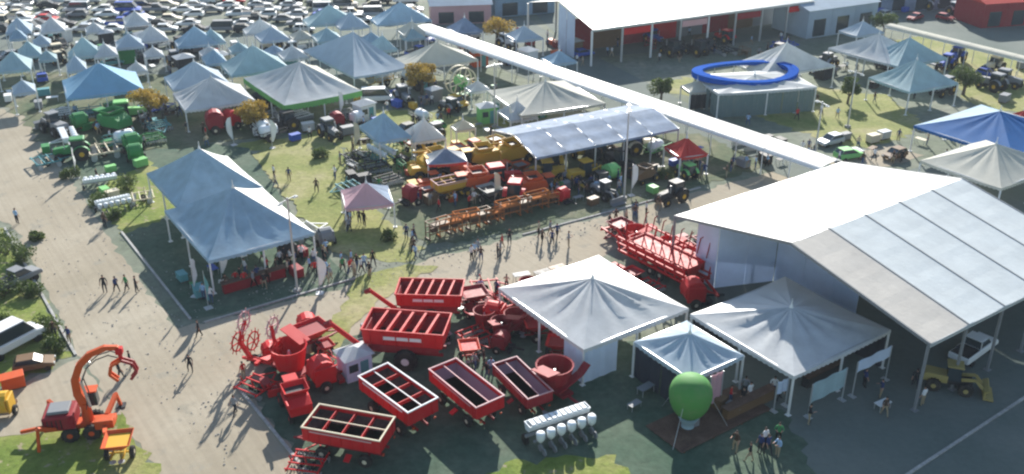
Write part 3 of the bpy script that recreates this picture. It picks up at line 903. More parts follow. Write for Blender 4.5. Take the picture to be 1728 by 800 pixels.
BUILD["rack"] = build_off(barrier_frame)

def tedder():
    """folded hay rake: raised arms that carry star shaped tine rotors"""
    t = empty_root("hay_tedder", "hay tedder")
    m = MB(); m.box((0, 0, .8), (3.2, .3, .25)); m.bar((1.6, 0, .8), (3.4, 0, .55), .16); m.box((-.9, 0, .7), (.2, 3.4, .2)); m.part("frame", RED, t)
    for s in (-1, 1):
        m = MB(); m.bar((-.9, s * .9, .8), (-1.0, s * 1.7, 2.3), .3); m.bar((-1.0, s * 1.7, 2.3), (-.6, s * 1.2, 4.1), .26); a = m.part("arm", RED, t)
        for i, (x, y, z) in enumerate(((-1.0, s * 1.75, 2.2), (-.6, s * 1.2, 4.0), (.6, s * 1.5, 1.4))):
            m = MB()
            for k in range(12):
                q, q2 = k * math.pi / 6 + i, (k + 1) * math.pi / 6 + i
                e = (x + .8 * math.cos(q), y + s * .12, z + .8 * math.sin(q)); e2 = (x + .8 * math.cos(q2), y + s * .12, z + .8 * math.sin(q2))
                m.bar(e, e2, .09, .1); m.bar(e, (e[0] + .32 * math.cos(q + .5), e[1], e[2] + .32 * math.sin(q + .5)), .05)
                if k % 2 == 0: m.bar((x, y, z), e, .08)
            m.part("tine_rotor", PINK if i == 1 else RED, a)
        wheel_parts(t, (-.4, s * 1.0, .4), .4, .28)
    return t
BUILD["tedder"] = build_off(tedder)

def table_set():
    t = empty_root("table", "table")
    m = MB(); m.box((0, 0, .74), (1.6, .8, .05)); m.part("table_top", WHITE, t)
    for x in (-.7, .7):
        for y in (-.33, .33):
            m = MB(); m.box((x, y, .36), (.05, .05, .72)); m.part("leg", STEEL, t)
    return t
BUILD["table"] = build_off(table_set)

def crate():
    t = empty_root("equipment_box", "box")
    m = MB(); m.box((0, 0, .62), (1.7, 1.1, .95)); m.part("body", GREY, t, .05)
    m = MB(); m.box((0, 0, 1.14), (1.76, 1.16, .1)); m.part("lid", GREY, t, .02)
    m = MB()
    for y in (-.4, 0, .4): m.box((0, y, .07), (1.7, .12, .13))
    m.part("skid", BROWN, t)
    return t
BUILD["crate"] = build_off(crate)

def booth():
    t = empty_root("sales_booth", "booth")
    m = MB(); m.box((0, 0, 1.25), (2.6, 2.2, 2.5)); m.part("wall", FWALL, t)
    m = MB(); m.add([(-1.55, -1.35, 2.52), (1.55, -1.35, 2.52), (1.55, 1.35, 2.52), (-1.55, 1.35, 2.52), (0, 0, 3.15)], [(0, 1, 4), (1, 2, 4), (2, 3, 4), (3, 0, 4), (3, 2, 1, 0)]); m.part("roof", FWHITE, t)
    m = MB(); m.box((.5, -1.12, 1.0), (.8, .06, 2.0)); d = m.part("door", TEAL, t)
    m = MB(); m.box((-.6, -1.12, 1.5), (.9, .05, .8)); m.part("window", GLASS, t)
    return t
BUILD["booth"] = build_off(booth)

def flag():
    t = empty_root("feather_flag", "flag")
    m = MB(); m.tube((0, 0, 0), (0, 0, 3.8), .04, .025, 6); m.box((0, 0, .03), (.7, .7, .06)); m.part("pole", STEEL, t)
    m = MB(); vs_ = []
    for k in range(9):
        z = .9 + 2.9 * k / 8; w = .75 * math.sin(math.pi * (.15 + .8 * (1 - k / 8) ** .8)) + .05
        vs_ += [(.04, .03 * math.sin(k), z), (w, .09 * math.sin(k * 1.3 + 1), z - .1)]
    m.add(vs_, [(2 * k, 2 * k + 1, 2 * k + 3, 2 * k + 2) for k in range(8)]); m.part("banner", FWHITE, t)
    return t
BUILD["flag"] = build_off(flag)

# cars
def car(kind):
    def f():
        t = empty_root({"hatch": "hatchback", "sedan": "sedan", "pickup": "pickup_truck", "van": "van"}[kind], "car" if kind != "van" else "van")
        if kind == "pickup": t["category"] = "pickup"
        L = {"hatch": 3.9, "sedan": 4.5, "pickup": 5.2, "van": 5.0}[kind]; W = 1.76
        h = L / 2
        if kind == "hatch": pr = [(-h, .35), (-h, .95), (-h + .12, 1.05), (h - .95, .98), (h - .1, .78), (h, .4)]; cab = [(-h + .12, 1.0), (-h + .5, 1.48), (h - 1.9, 1.5), (h - 1.05, .98)]
        elif kind == "sedan": pr = [(-h, .35), (-h, .9), (-h + .7, .98), (h - 1.0, .95), (h - .1, .75), (h, .4)]; cab = [(-h + .6, .97), (-h + 1.2, 1.42), (h - 2.1, 1.43), (h - 1.2, .95)]
        elif kind == "pickup": pr = [(-h, .5), (-h, 1.08), (h - 1.3, 1.12), (h - .1, .98), (h, .5)]; cab = [(-.5, 1.1), (-.4, 1.75), (h - 1.9, 1.76), (h - 1.2, 1.1)]
        else: pr = [(-h, .4), (-h, 1.1), (h - .9, 1.1), (h - .1, .9), (h, .45)]; cab = [(-h + .02, 1.1), (-h + .12, 2.1), (h - 1.6, 2.1), (h - .85, 1.1)]
        m = MB(); m.prism(pr, -W / 2, W / 2); m.part("body", SILVER, t, .09)
        m = MB(); m.prism(cab, -W / 2 + .12, W / 2 - .12); m.part("window", GLASS, t, .06)
        x0, x1, zt = cab[1][0], cab[2][0], cab[1][1]
        m = MB(); m.box(((x0 + x1) / 2, 0, zt + .02), (x1 - x0 + .12, W - .34, .07)); 
        for x, xb in ((x0, cab[0][0]), (x1, cab[3][0])):
            for s in (-1, 1): m.bar((x, s * (W / 2 - .16), zt), (xb, s * (W / 2 - .12), cab[0][1]), .07)
        m.part("roof", SILVER, t, .03)
        if kind == "pickup":
            m = MB(); m.box((-1.55, 0, 1.1), (1.9, W - .25, .08)); m.part("cargo_bed", BLACK, t)
        for x in (-L * .31, L * .32):
            for s in (-1, 1):
                m = MB(); m.lathe((x, s * (W / 2 - .1) - .11, .33), [(.18, 0), (.33, .02), (.33, .2), (.18, .22)], 'y', 12); m.part("wheel", TYRE, t)
        for s in (-.6, .6):
            m = MB(); m.box((h - .03, s, .7), (.08, .3, .14)); m.part("headlight", LAMPW, t)
        return t
    return build_off(f)
for k_ in ("hatch", "sedan", "pickup", "van"): BUILD[k_] = car(k_)

def scatter_stones():
    m = MB(); q = random.Random(5)
    for _ in range(900):
        a = q.random(); px = q.choice([q.uniform(60, 560), q.uniform(560, 1150)])
        py = 300 + (px - 100) * .9 + q.uniform(-40, 240) if px < 420 else 470 - (px - 600) * .25 + q.uniform(-22, 26)
        if not (200 < py < 820): continue
        p = P(px, py); d = q.uniform(.03, .10)
        m.box((p.x, p.y, .03 + d * .25), (d * 1.6, d, d * .6), q.uniform(0, 3), .6)
    o = m.part("gravel", CONC); o["kind"] = "stuff"
scatter_stones()
# ------------------------------------------------------------------ people
SHIRT = paint("shirt_cloth", (0.5, 0.5, 0.5), 0.8, 0.0)
TROUSER = paint("trouser_cloth", (0.1, 0.12, 0.2), 0.8, 0.0)
def person_mesh(name, pose):
    V, E, Rr = [], [], []
    def a(p, r, par=None):
        V.append(p); Rr.append(r)
        if par is not None: E.append((par, len(V) - 1))
        return len(V) - 1
    pel = a((0, 0, .95), .135)
    ch = a((0, .01, 1.2), .135, pel); sh = a((0, .0, 1.42), .115, ch); nk = a((0, 0, 1.52), .05, sh)
    h1 = a((0, .01, 1.6), .085, nk); h2 = a((0, .015, 1.69), .092, h1); a((0, .01, 1.75), .06, h2); a((0, .1, 1.64), .018, h1)
    st = {"stand": (0, 0), "walk": (.26, -.24), "wide": (.08, -.05), "arms": (.02, .0)}[pose]
    for s, k in ((-1, 0), (1, 1)):
        f = st[k]; dx = .12 if pose != "wide" else .18
        hp = a((s * .1, 0, .88), .095, pel); kn = a((s * dx, f * .55 + .02, .5), .065, hp)
        an = a((s * dx, f * 1.0, .1 if f >= 0 else .14), .042, kn); a((s * dx, f * 1.0 + .15, .05 if f >= 0 else .07), .038, an)
        so = a((s * .19, 0, 1.39), .06, sh)
        if pose == "arms" or (pose == "wide" and s > 0): el = a((s * .28, .04, 1.14), .045, so); wr = a((s * .16, .26, 1.2), .033, el); hd = (s * .12, .34, 1.22); dv = (-s * .02, .09, .01)
        else:
            g_ = -f * .5 if pose == "walk" else .03
            el = a((s * .26, g_ * .5 - .02, 1.12), .045, so); wr = a((s * .28, g_ + .06, .88), .033, el); hd = (s * .285, g_ + .08, .82); dv = (0, .02, -.09)
        pm = a(hd, .03, wr)
        for q in range(4):
            o = (q - 1.5) * .019; ln = (.9, 1.05, 1, .8)[q]
            a((hd[0] + o * (0 if abs(dv[2]) > .05 else 1), hd[1] + o * (1 if abs(dv[2]) > .05 else 0) + dv[1] * ln, hd[2] + dv[2] * ln + (0 if abs(dv[2]) > .05 else -.02)), .009, pm)
        a((hd[0] - s * .035, hd[1] + .03, hd[2] - .02), .011, pm)
    me = bpy.data.meshes.new(name + "_skeleton")
    me.from_pydata(V, E, [])
    o = bpy.data.objects.new(name, me); COL.objects.link(o)
    sk = o.modifiers.new("s", 'SKIN'); sk.use_smooth_shade = True
    for i, r in enumerate(Rr): me.skin_vertices[0].data[i].radius = (r, r * (.72 if i in (1, 2, 0) else 1))
    for i in range(len(V)): me.skin_vertices[0].data[i].use_root = i == 0
    o.modifiers.new("u", 'SUBSURF').levels = 1
    dg = bpy.context.evaluated_depsgraph_get()
    out = bpy.data.meshes.new_from_object(o.evaluated_get(dg))
    bpy.data.objects.remove(o)
    out.name = name
    out.materials.clear()
    for m in (SHIRT, TROUSER, SKINM, HAIR, SHOE): out.materials.append(m)
    for p in out.polygons:
        c = p.center
        if c.z < .11: k = 4
        elif c.z < .97 and abs(c.x) < .235: k = 1
        elif c.z > 1.66 or (c.z > 1.56 and c.y < -.02): k = 3
        elif c.z > 1.49: k = 2
        elif abs(c.x) > .235 and c.z < 1.14 or c.y > .16 and c.z > .8: k = 2
        else: k = 0
        p.material_index = k
        p.use_smooth = True
    return out
PM = {}
CLOTH = {}
def cloth(n, c):
    if n not in CLOTH: CLOTH[n] = paint("cloth_" + n.replace(" ", "_"), c, 0.8, 0.0)
    return CLOTH[n]
SH = {"white": (.72, .72, .72), "black": (.02, .02, .025), "red": (.5, .03, .03), "navy": (.03, .05, .15), "light blue": (.3, .45, .65), "grey": (.25, .26, .28), "green": (.06, .25, .09), "beige": (.5, .42, .3), "dark brown": (.08, .05, .035)}
TR = {"dark": (.025, .027, .035), "blue jeans": (.06, .10, .20), "khaki": (.32, .26, .17), "black": (.012, .012, .014)}
USED = set()
def person(px, py, area, group, shirt=None, tr=None, pose=None, rz=None, h=None, z=0.0):
    pose = pose or rnd.choice(["stand", "walk", "walk", "wide", "arms"])
    for _ in range(60):
        s_, t_ = shirt or rnd.choice(list(SH) + ['white', 'black', 'navy', 'grey', 'light blue', 'black', 'white', 'dark brown'] * (1 if _ < 12 else 0)), tr or rnd.choice(list(TR))
        if (s_, t_, pose, area) not in USED: break
        pose = rnd.choice(["stand", "walk", "wide", "arms"])
    USED.add((s_, t_, pose, area))
    if pose not in PM: PM[pose] = person_mesh("person_body_" + pose, pose)
    o = bpy.data.objects.new("person", PM[pose])
    COL.objects.link(o)
    p = P(px, py, z)
    o.location = (p.x, p.y, z)
    o.rotation_euler = (0, 0, rnd.uniform(0, 6.28) if rz is None else rz)
    k = h or rnd.uniform(.96, 1.08); o.scale = (k * 1.08, k * 1.08, k)
    for i, m in ((0, cloth(s_ + " shirt", SH[s_])), (1, cloth(t_ + " trousers", TR[t_]))):
        o.material_slots[i].link = 'OBJECT'; o.material_slots[i].material = m
    tw = {"dark": "dark trousers", "blue jeans": "jeans", "khaki": "khaki trousers", "black": "black trousers"}[t_]
    pw = {"stand": "standing", "walk": "walking", "wide": "legs apart", "arms": "hands forward"}[pose]
    o["label"] = "person in %s shirt, %s, %s %s" % (s_, tw, pw, area)
    o["category"] = "person"
    o["group"] = group
    return o

# ------------------------------------------------------------------ trees and bushes
def foliage(n, size, fn, seed):
    r_ = random.Random(seed); vs_, fs = [], []
    for i in range(n):
        c = Vector(fn(r_))
        a = Vector((r_.gauss(0, 1), r_.gauss(0, 1), r_.gauss(0, 1))).normalized()
        b = a.cross(Vector((r_.gauss(0, 1), r_.gauss(0, 1), r_.gauss(0, 1)))).normalized()
        s = size * r_.uniform(.6, 1.4); k = len(vs_)
        vs_ += [c - a * s, c + b * s * .5, c + a * s, c - b * s * .5]
        fs.append((k, k + 1, k + 2, k + 3))
    return vs_, fs
def tree(loc, h, rad, mat, label, group=None, seed=1, n=2600, name="leafy_tree"):
    r_ = random.Random(seed)
    t = thing(name, label, "tree", loc, 0, group)
    m = MB(); m.tube((0, 0, 0), (.1, .05, h * .42), rad * .09 + .06, rad * .06 + .04, 8); tips = []
    for k in range(7):
        a = k * 2.4 + r_.random(); e = (math.cos(a) * rad * .55, math.sin(a) * rad * .55, h * r_.uniform(.55, .85))
        m.tube((.08, .04, h * r_.uniform(.25, .4)), e, rad * .04 + .02, .02, 5); tips.append(e)
    m.part("trunk", BARK, t)
    blobs = [(Vector(e) + Vector((r_.gauss(0, .2), r_.gauss(0, .2), r_.gauss(0, .2))) * rad, rad * r_.uniform(.3, .5)) for e in tips for _ in range(2)] + [(Vector((0, 0, h * .82)), rad * .5)]
    def fn(q):
        c, s = q.choice(blobs)
        d = Vector((q.gauss(0, 1), q.gauss(0, 1), q.gauss(0, 1))).normalized() * s * (q.random() ** .35)
        return c + Vector((d.x, d.y, d.z * .8))
    vs_, fs = foliage(n, .17, fn, seed)
    m = MB(); m.add(vs_, fs); m.part("crown", mat, t)
    return t
def bush(loc, w, h, mat, label, seed, group=None, n=900):
    t = thing("bush", label, "bush", loc, 0, group)
    m = MB(); r_ = random.Random(seed)
    for k in range(5): m.tube((0, 0, 0), (r_.uniform(-.4, .4) * w, r_.uniform(-.4, .4) * w, h * .6), .04, .015, 5)
    m.part("stems", BARK, t)
    cs = [(r_.uniform(-.35, .35) * w, r_.uniform(-.35, .35) * w, h * r_.uniform(.35, .7)) for _ in range(7)]
    def fn(q):
        c = Vector(q.choice(cs)); d = Vector((q.gauss(0, 1), q.gauss(0, 1), q.gauss(0, 1))).normalized() * w * .3 * (q.random() ** .4)
        p = c + d; p.z = max(.05, p.z); return p
    vs_, fs = foliage(n, .13, fn, seed)
    m = MB(); m.add(vs_, fs); m.part("leaves", mat, t)
    return t

# ------------------------------------------------------------------ the large white exhibition hall on the right
U = Vector((math.cos(GRID), math.sin(GRID), 0)); V_ = Vector((-U.y, U.x, 0))
def big_hall():
    ez, rz_, D, nb, bay = 6.0, 8.7, 27.0, 5, 4.8
    n = P(1570, 580, ez)
    t = thing("marquee_hall", "huge white marquee hall with beige front bay and open front", "marquee", (n.x, n.y, 0), GRID)
    for k in range(nb):
        for s in (0, 1):
            m = MB(); vs_, fs = [], []
            nx, ny = 4, 16
            for layer in (0, 1):
                for j in range(ny + 1):
                    for i in range(nx + 1):
                        f = j / ny
                        y = (f * D / 2) if s == 0 else (D - f * D / 2)
                        x = k * bay + .05 + (bay - .10) * i / nx
                        q = math.sin(math.pi * i / nx)
                        z = ez + (rz_ - ez) * f - .045 * q + .012 * math.sin(j * 2.3 + k + s) * q - layer * .04
                        vs_.append((x, y, z))
            N1 = (nx + 1) * (ny + 1)
            for j in range(ny):
                for i in range(nx):
                    a = j * (nx + 1) + i
                    fs.append((a, a + 1, a + nx + 2, a + nx + 1)); fs.append((N1 + a + nx + 1, N1 + a + nx + 2, N1 + a + 1, N1 + a))
            for j in range(ny):
                for i in (0, nx):
                    a = j * (nx + 1) + i; fs.append((a, a + nx + 1, N1 + a + nx + 1, N1 + a))
            for i in range(nx):
                for j in (0, ny):
                    a = j * (nx + 1) + i; fs.append((a, a + 1, N1 + a + 1, N1 + a))
            m.add(vs_, fs)
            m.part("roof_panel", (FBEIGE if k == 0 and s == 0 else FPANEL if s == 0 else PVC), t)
    for k in range(nb + 1):
        m = MB(); x = k * bay
        m.bar((x, .02, ez - .08), (x, D / 2, rz_ - .08), .13, .24); m.bar((x, D - .02, ez - .08), (x, D / 2, rz_ - .08), .13, .24)
        m.part("rafter", GREY, t)
        for y in (.1, D - .1):
            m = MB(); m.box((x, y, ez / 2 - .1), (.18, .18, ez - .2)); m.box((x, y, .04), (.5, .5, .08)); m.part("post", GREY, t)
    for y, z in ((0, ez - .02), (D, ez - .02), (D / 2, rz_ + .0)):
        m = MB(); m.box((nb * bay / 2, y, z - .12), (nb * bay, .14, .16)); m.part("purlin", STEEL, t)
    # eave valance strips
    for y in (-.03, D + .03):
        m = MB(); m.box((nb * bay / 2, y, ez - .18), (nb * bay, .03, .3)); m.part("valance", FPANEL, t)
    # inset fabric walls
    def wall(p, q, h0, h1, nm="wall_panel", mat=FWALL):
        p, q = Vector(p), Vector(q); n_ = max(1, round((q - p).length / 3.2))
        for k in range(n_):
            A, B = p.lerp(q, (k + .006) / n_), p.lerp(q, (k + .994) / n_)
            a0, b0 = h0 + (h1 - h0) * k / n_, h0 + (h1 - h0) * (k + 1) / n_
            m = MB(); m.M = Matrix(); d = (B - A).normalized(); nn = Vector((-d.y, d.x, 0)) * .03
            vs_ = []
            for e in (A, B):
                for sg in (-1, 1):
                    for zz in (.02, a0 if e is A else b0): vs_.append((e.x + nn.x * sg, e.y + nn.y * sg, zz))
            m.add(vs_, [(0, 1, 5, 4), (2, 3, 7, 6), (1, 3, 7, 5), (0, 1, 3, 2), (4, 5, 7, 6), (0, 2, 6, 4)])
            m.part(nm, mat, t)
    def hz(y): return ez + (rz_ - ez) * (1 - abs(y - D / 2) / (D / 2)) - .35
    wall((6.8, 20.1, 0), (6.8, 13.5, 0), hz(20.1), hz(13.5)); wall((6.8, 13.5, 0), (6.8, 10.9, 0), hz(13.5), hz(10.9))
    wall((1.2, 22.3, 0), (6.75, 20.15, 0), hz(22.3), hz(20.1))
    wall((1.2, 22.35, 0), (1.2, 25.0, 0), hz(22.3), hz(25))
    wall((24.0, 26.6, 0), (24.0, 13.5, 0), hz(26.6), hz(13.5)); wall((24.0, 13.5, 0), (24.0, .5, 0), hz(13.5), hz(.5))
    wall((12.5, 26.7, 0), (24.0, 26.7, 0), ez - .3, ez - .3)
big_hall()
for (px, py, k, l) in ((1600, 655, "loader", "dusty yellow wheel loader parked in shade under the marquee corner"),):
    p = P(px, py); place(k, p, R(-20), l, mm={YELLOW: paint("dusty_yellow_paint", (.34, .27, .09), .7, .5)}, sc=.8)  # yellow dimmed in the paint instead of by deeper shade, dirt on top
p = P(1640, 600); place("pickup", p, R(40), "white pickup parked beside the yellow loader under the marquee", mm={SILVER: WHITE})

# ------------------------------------------------------------------ peaked tents
GF = "white pavilion tents of the red machine stand"
GL = "pale blue tents beside the avenue"
GB = "tents in the rows behind the stands"
GR_ = "tents beyond the covered walkway"
tent((835, 488), (985, 590), (1165, 522), 470, "large white peaked tent directly behind the row of red grain wagons", [FWHITE, PVC, PVC, FWHITE], 3.4, wr=.11, group=GF, walls=((0, 0, .32), (3, .78, 1)), wmat=FWALL)
tent((1165, 530), (1340, 635), (1510, 560), 518, "white peaked tent with dark banners at the corner of the shaded lot", [FWHITE, PVC, PVC, FWHITE], 3.6, wr=.15, group=GF, walls=((1, 0, 1), (2, 0, 1)), wmat=FBLACK)  # black back walls added to hide the sunlit ground behind the dark inside
tent((1060, 580), (1165, 640), (1265, 605), 562, "small bluish white peaked tent squeezed between two large ones above the green balloon", fabric("cool_white_tent_fabric", (0.58, 0.69, 0.78), .33), 3.3, wr=.09, group=GF, walls=((2, 0, 1), (3, .0, 1)), wmat=FBLACK)
tent((290, 352), (352, 440), (530, 392), 316, "larger pale blue peaked tent nearest the avenue, over the crowd", [FSKY, PVC, PVC, FSKY], 3.5, wr=.08, group=GL)  # back panels whiter than the near ones: sunlight put into the cloth colour
tent((248, 292), (300, 350), (440, 312), 250, "pale blue peaked tent joined behind the larger blue one", [FSKY, PVC, PVC, FSKY], 3.5, wr=.08, group=GL)  # same split: the sunlit back sides are painted in with white cloth
tent((85, 138), (112, 167), (243, 150), 106, "sky blue square tent beside the green machines at the avenue", fabric("sky_blue_tent_fabric", (.27, .49, .68), .25), 3.2, rot=R(26), group=GB, walls=((3, .1, .9),))
tent((275, 160), (312, 187), (430, 168), 130, "creased white tent with open front over the dark red machine", FWHITE, 3.0, rot=R(28), wr=.16, group=GB)
tent((262, 132), (292, 152), (388, 140), 103, "grey blue tent directly behind the creased white one", FGREY, 3.2, rot=R(28), group=GB)
tent((372, 108), (390, 128), (490, 114), 76, "pale teal tent with a tall peak behind the white and green one", FTEAL, 3.0, rot=R(28), group=GB)
tent((408, 132), (480, 178), (605, 150), 104, "white tent with a green front over a green arch", [FWHITE, FCREAM, FGREY, FWHITE], 3.2, vmat=FGREEN, val=.9, group=GB)
tent((505, 85), (597, 130), (690, 112), 54, "broad grey blue tent in front of the smaller peaked ones", FGREY, 3.4, group=GB)
tent((655, 100), (690, 116), (803, 98), 71, "low cream edged tent right beside the end of the white walkway", FCREAM, 3.0, rot=R(26), group=GB)
tent((615, 32), (637, 42), (724, 30), 3, "sky blue tent at the back near the start of the walkway", FSKY, 3.0, rot=R(22), group=GB)
tent((500, 34), (520, 44), (602, 34), 8, "pale teal tent at the back next to the parked cars", FTEAL, 3.0, rot=R(22), group=GB)
tent((283, 70), (300, 80), (368, 72), 44, "small pale blue tent between the parked cars and the grey one", FSKY, 3.0, rot=R(24), group=GB)
tent((100, 90), (114, 98), (174, 90), 62, "small teal tent behind the sky blue one", FTEAL, 3.0, rot=R(22), group=GB)
tent((180, 72), (196, 82), (243, 74), 56, "small grey tent beside the parked cars", FGREY, 3.0, rot=R(22), group=GB)
tent((-40, 108), (-5, 122), (52, 114), 86, "light teal tent at the edge of the avenue's far end", FTEAL, 3.0, rot=R(22), group=GB)
tent((400, 50), (415, 58), (470, 50), 32, "small white tent in front of the parked cars", FWHITE, 2.8, rot=R(22), group=GB)
tent((595, 214), (640, 240), (690, 226), 190, "small light blue tent beside the dark harrows", FSKY, 3.0, rot=R(30), group=GB)
tent((675, 222), (700, 240), (750, 230), 200, "low white canopy touching the small light blue tent", FWHITE, 2.6, rot=R(24), group=GB)
tent((840, 150), (880, 195), (1012, 168), 137, "low cream canopy tent between the flat lilac roof and the walkway", FCREAM, 3.0, rot=R(24), group=GB)
tent((842, 186), (862, 204), (906, 196), 170, "small white canopy with a green box under it by the cream tent", FWHITE, 2.4, rot=R(24), group=GB)
tent((530, 322), (582, 352), (662, 334), 308, "pink and lilac square gazebo on the trodden lawn", [FPINK, FLILAC, FWHITE, FPINK], 2.7, rot=R(14), group="open gazebos on the lawn", maxd=5)
tent((700, 262), (722, 278), (788, 270), 250, "small lilac gazebo with orange edging among the orange machines", [FLILAC, FWHITE, FLILAC, FWHITE], 2.7, vmat=FRED, rot=R(12), group="open gazebos on the lawn", maxd=4)
tent((1130, 245), (1148, 266), (1190, 256), 232, "small bright red gazebo over people in blue near the walkway", FRED, 2.6, rot=R(20), group="open gazebos on the lawn", maxd=4)
tent((1252, 104), (1290, 128), (1392, 104), 72, "white peaked tent behind the blue ringed one", FWHITE, 3.4, rot=R(24), group=GR_)
tB, cB, wB, dB, zB = tent((1180, 125), (1212, 158), (1388, 152), 126, "white tent with glass front wall and a blue ring round its roof", FWHITE, 3.6, rot=R(12), group=GR_, walls=((0, 0, 1), (3, 0, 1)), wmat=paint('shopfront_glass', (.13, .19, .19), .15, .3), maxd=9)
tent((1400, 80), (1500, 108), (1560, 92), 57, "white peaked tent in front of the cream walkway on the right", FWHITE, 3.2, group=GR_)
tent((1470, 92), (1515, 112), (1600, 98), 63, "teal tent close behind the larger teal one", FTEAL, 3.2, rot=R(26), group=GR_)
tent((1438, 135), (1535, 155), (1618, 140), 100, "larger teal grey peaked tent over a dark stand", FTEAL, 3.4, rot=R(26), group=GR_, maxd=11)
tent((1560, 206), (1710, 265), (1840, 228), 188, "deep blue tent with a pale ridge near the right edge", [FBLUE, FSKY, FSKY, FBLUE], 3.4, group=GR_)  # back panels pale instead of blue: strong sunlight put into their colour
tent((1572, 264), (1690, 318), (1810, 280), 243, "creamy white peaked tent behind the marquee hall", FCREAM, 3.4, group=GR_)
tent((1150, 144), (1165, 156), (1200, 150), 136, "little cream gazebo with a dark wall left of the blue ringed tent", FCREAM, 2.6, rot=R(14), group=GR_, walls=((0, 0, 1),), wmat=BLACK)
tent((1700, 195), (1712, 205), (1760, 200), 186, "red gazebo at the far right beyond the blue tent", FRED, 2.6, rot=R(14), group=GR_)

for i, (x, y, m_, l) in enumerate([(60, 72, FGREY, "tiny grey gazebo behind the light teal tent"), (250, 92, FWHITE, "small white gazebo between the small teal and pale blue tents"), (455, 88, FSKY, "tiny blue gazebo right of the pale teal tent"),
        (222, 118, FWHITE, "little pinkish white gazebo right of the sky blue tent"), (395, 84, FTEAL, "tiny teal gazebo behind the pale teal tent"), (500, 62, FCREAM, "tiny cream gazebo left of the broad grey blue tent"),
        (690, 62, FTEAL, "tiny teal gazebo before the sky blue tent at the back"), (70, 98, FTEAL, "tiny teal gazebo near the avenue's far end"), (345, 90, FWHITE, "tiny white gazebo behind the grey blue tent"), (800, 150, FWHITE, "tiny white gazebo next to the hose reel"),
        (20, 62, FSKY, "tiny blue gazebo at the left end of the car park"), (150, 50, FWHITE, "tiny white gazebo standing in the car park's first rows"), (620, 68, FSKY, "tiny blue gazebo behind the broad grey blue tent"), (775, 215, FCREAM, "tiny cream gazebo in front of the hose reel")]):
    tent((x - 22, y - 2), (x - 5, y + 5), (x + 26, y - 1), y - 14 + i % 3, l, m_, 2.6, rot=R(24), group="small gazebos among the rear tents")
tent((-14, 46), (9, 57), (54, 48), 29, "grey blue tent at the left end of the front parking row", FGREY, 3.0, rot=R(22), group="packed rear tents")
tent((46, 44), (68, 55), (110, 46), 29, "white tent second from the avenue among the parked cars", FWHITE, 3.0, rot=R(23), group="packed rear tents")
tent((138, 86), (159, 97), (198, 88), 73, "white tent touching the small teal tent", FWHITE, 3.0, rot=R(24), group="packed rear tents")
tent((214, 60), (237, 71), (282, 62), 43, "white tent between the small grey and small pale blue tents", FWHITE, 3.0, rot=R(25), group="packed rear tents")
tent((418, 60), (441, 71), (486, 62), 45, "grey tent left of the teal tent at the back", FGREY, 3.0, rot=R(26), group="packed rear tents")
tent((515, 60), (536, 71), (575, 62), 47, "teal tent just behind the broad grey blue tent", FTEAL, 3.0, rot=R(22), group="packed rear tents")
tent((551, 38), (574, 49), (619, 40), 21, "grey tent between the two peaked tents at the back", FGREY, 3.0, rot=R(23), group="packed rear tents")
tent((322, 64), (342, 75), (378, 66), 49, "teal tent right of the small pale blue tent", FTEAL, 3.0, rot=R(24), group="packed rear tents")
tent((458, 90), (479, 101), (518, 92), 77, "white tent right behind the pale teal tent", FWHITE, 3.0, rot=R(25), group="packed rear tents")
tent((10, 86), (31, 97), (70, 88), 69, "teal tent between the light teal and small teal tents", FTEAL, 3.0, rot=R(26), group="packed rear tents")
tent((664, 50), (683, 61), (716, 52), 35, "cream tent beside the walkway's far end", FCREAM, 3.0, rot=R(22), group="packed rear tents")
tent((190, 32), (211, 43), (250, 34), 19, "white tent in the middle of the parking rows", FWHITE, 3.0, rot=R(23), group="packed rear tents")
tent((94, 110), (113, 121), (146, 112), 93, "grey tent right behind the sky blue square tent", FGREY, 3.0, rot=R(24), group="packed rear tents")
tent((329, 98), (348, 109), (381, 100), 83, "sky tent squeezed behind the grey blue tent", FSKY, 3.0, rot=R(25), group="packed rear tents")
tent((0, 148), (21, 159), (60, 150), 135, "grey tent by the avenue left of the sky blue tent", FGREY, 3.0, rot=R(26), group="packed rear tents")
tent((614, 76), (633, 87), (666, 78), 59, "small teal tent behind the broad grey blue tent's right end", FTEAL, 3.0, rot=R(22), group="packed rear tents")
tent((850, 58), (871, 69), (910, 60), 43, "grey tent between the walkway and the white roofed hall", FGREY, 3.0, rot=R(23), group="packed rear tents")
tent((912, 98), (932, 109), (968, 100), 85, "sky tent at the left end of the white roofed hall", FSKY, 3.0, rot=R(24), group="packed rear tents")
tent((752, 46), (772, 57), (808, 48), 29, "lilac tent near the yellow tree by the walkway", FLILAC, 3.0, rot=R(25), group="packed rear tents")
tent((1425, 50), (1446, 61), (1485, 52), 35, "grey tent behind the right white tent", FGREY, 3.0, rot=R(26), group="packed rear tents")
RINGBLUE = fabric("ring_blue_cloth", (0.004, 0.085, 0.42), 0.05, 0.1, 0.02, 0.9)
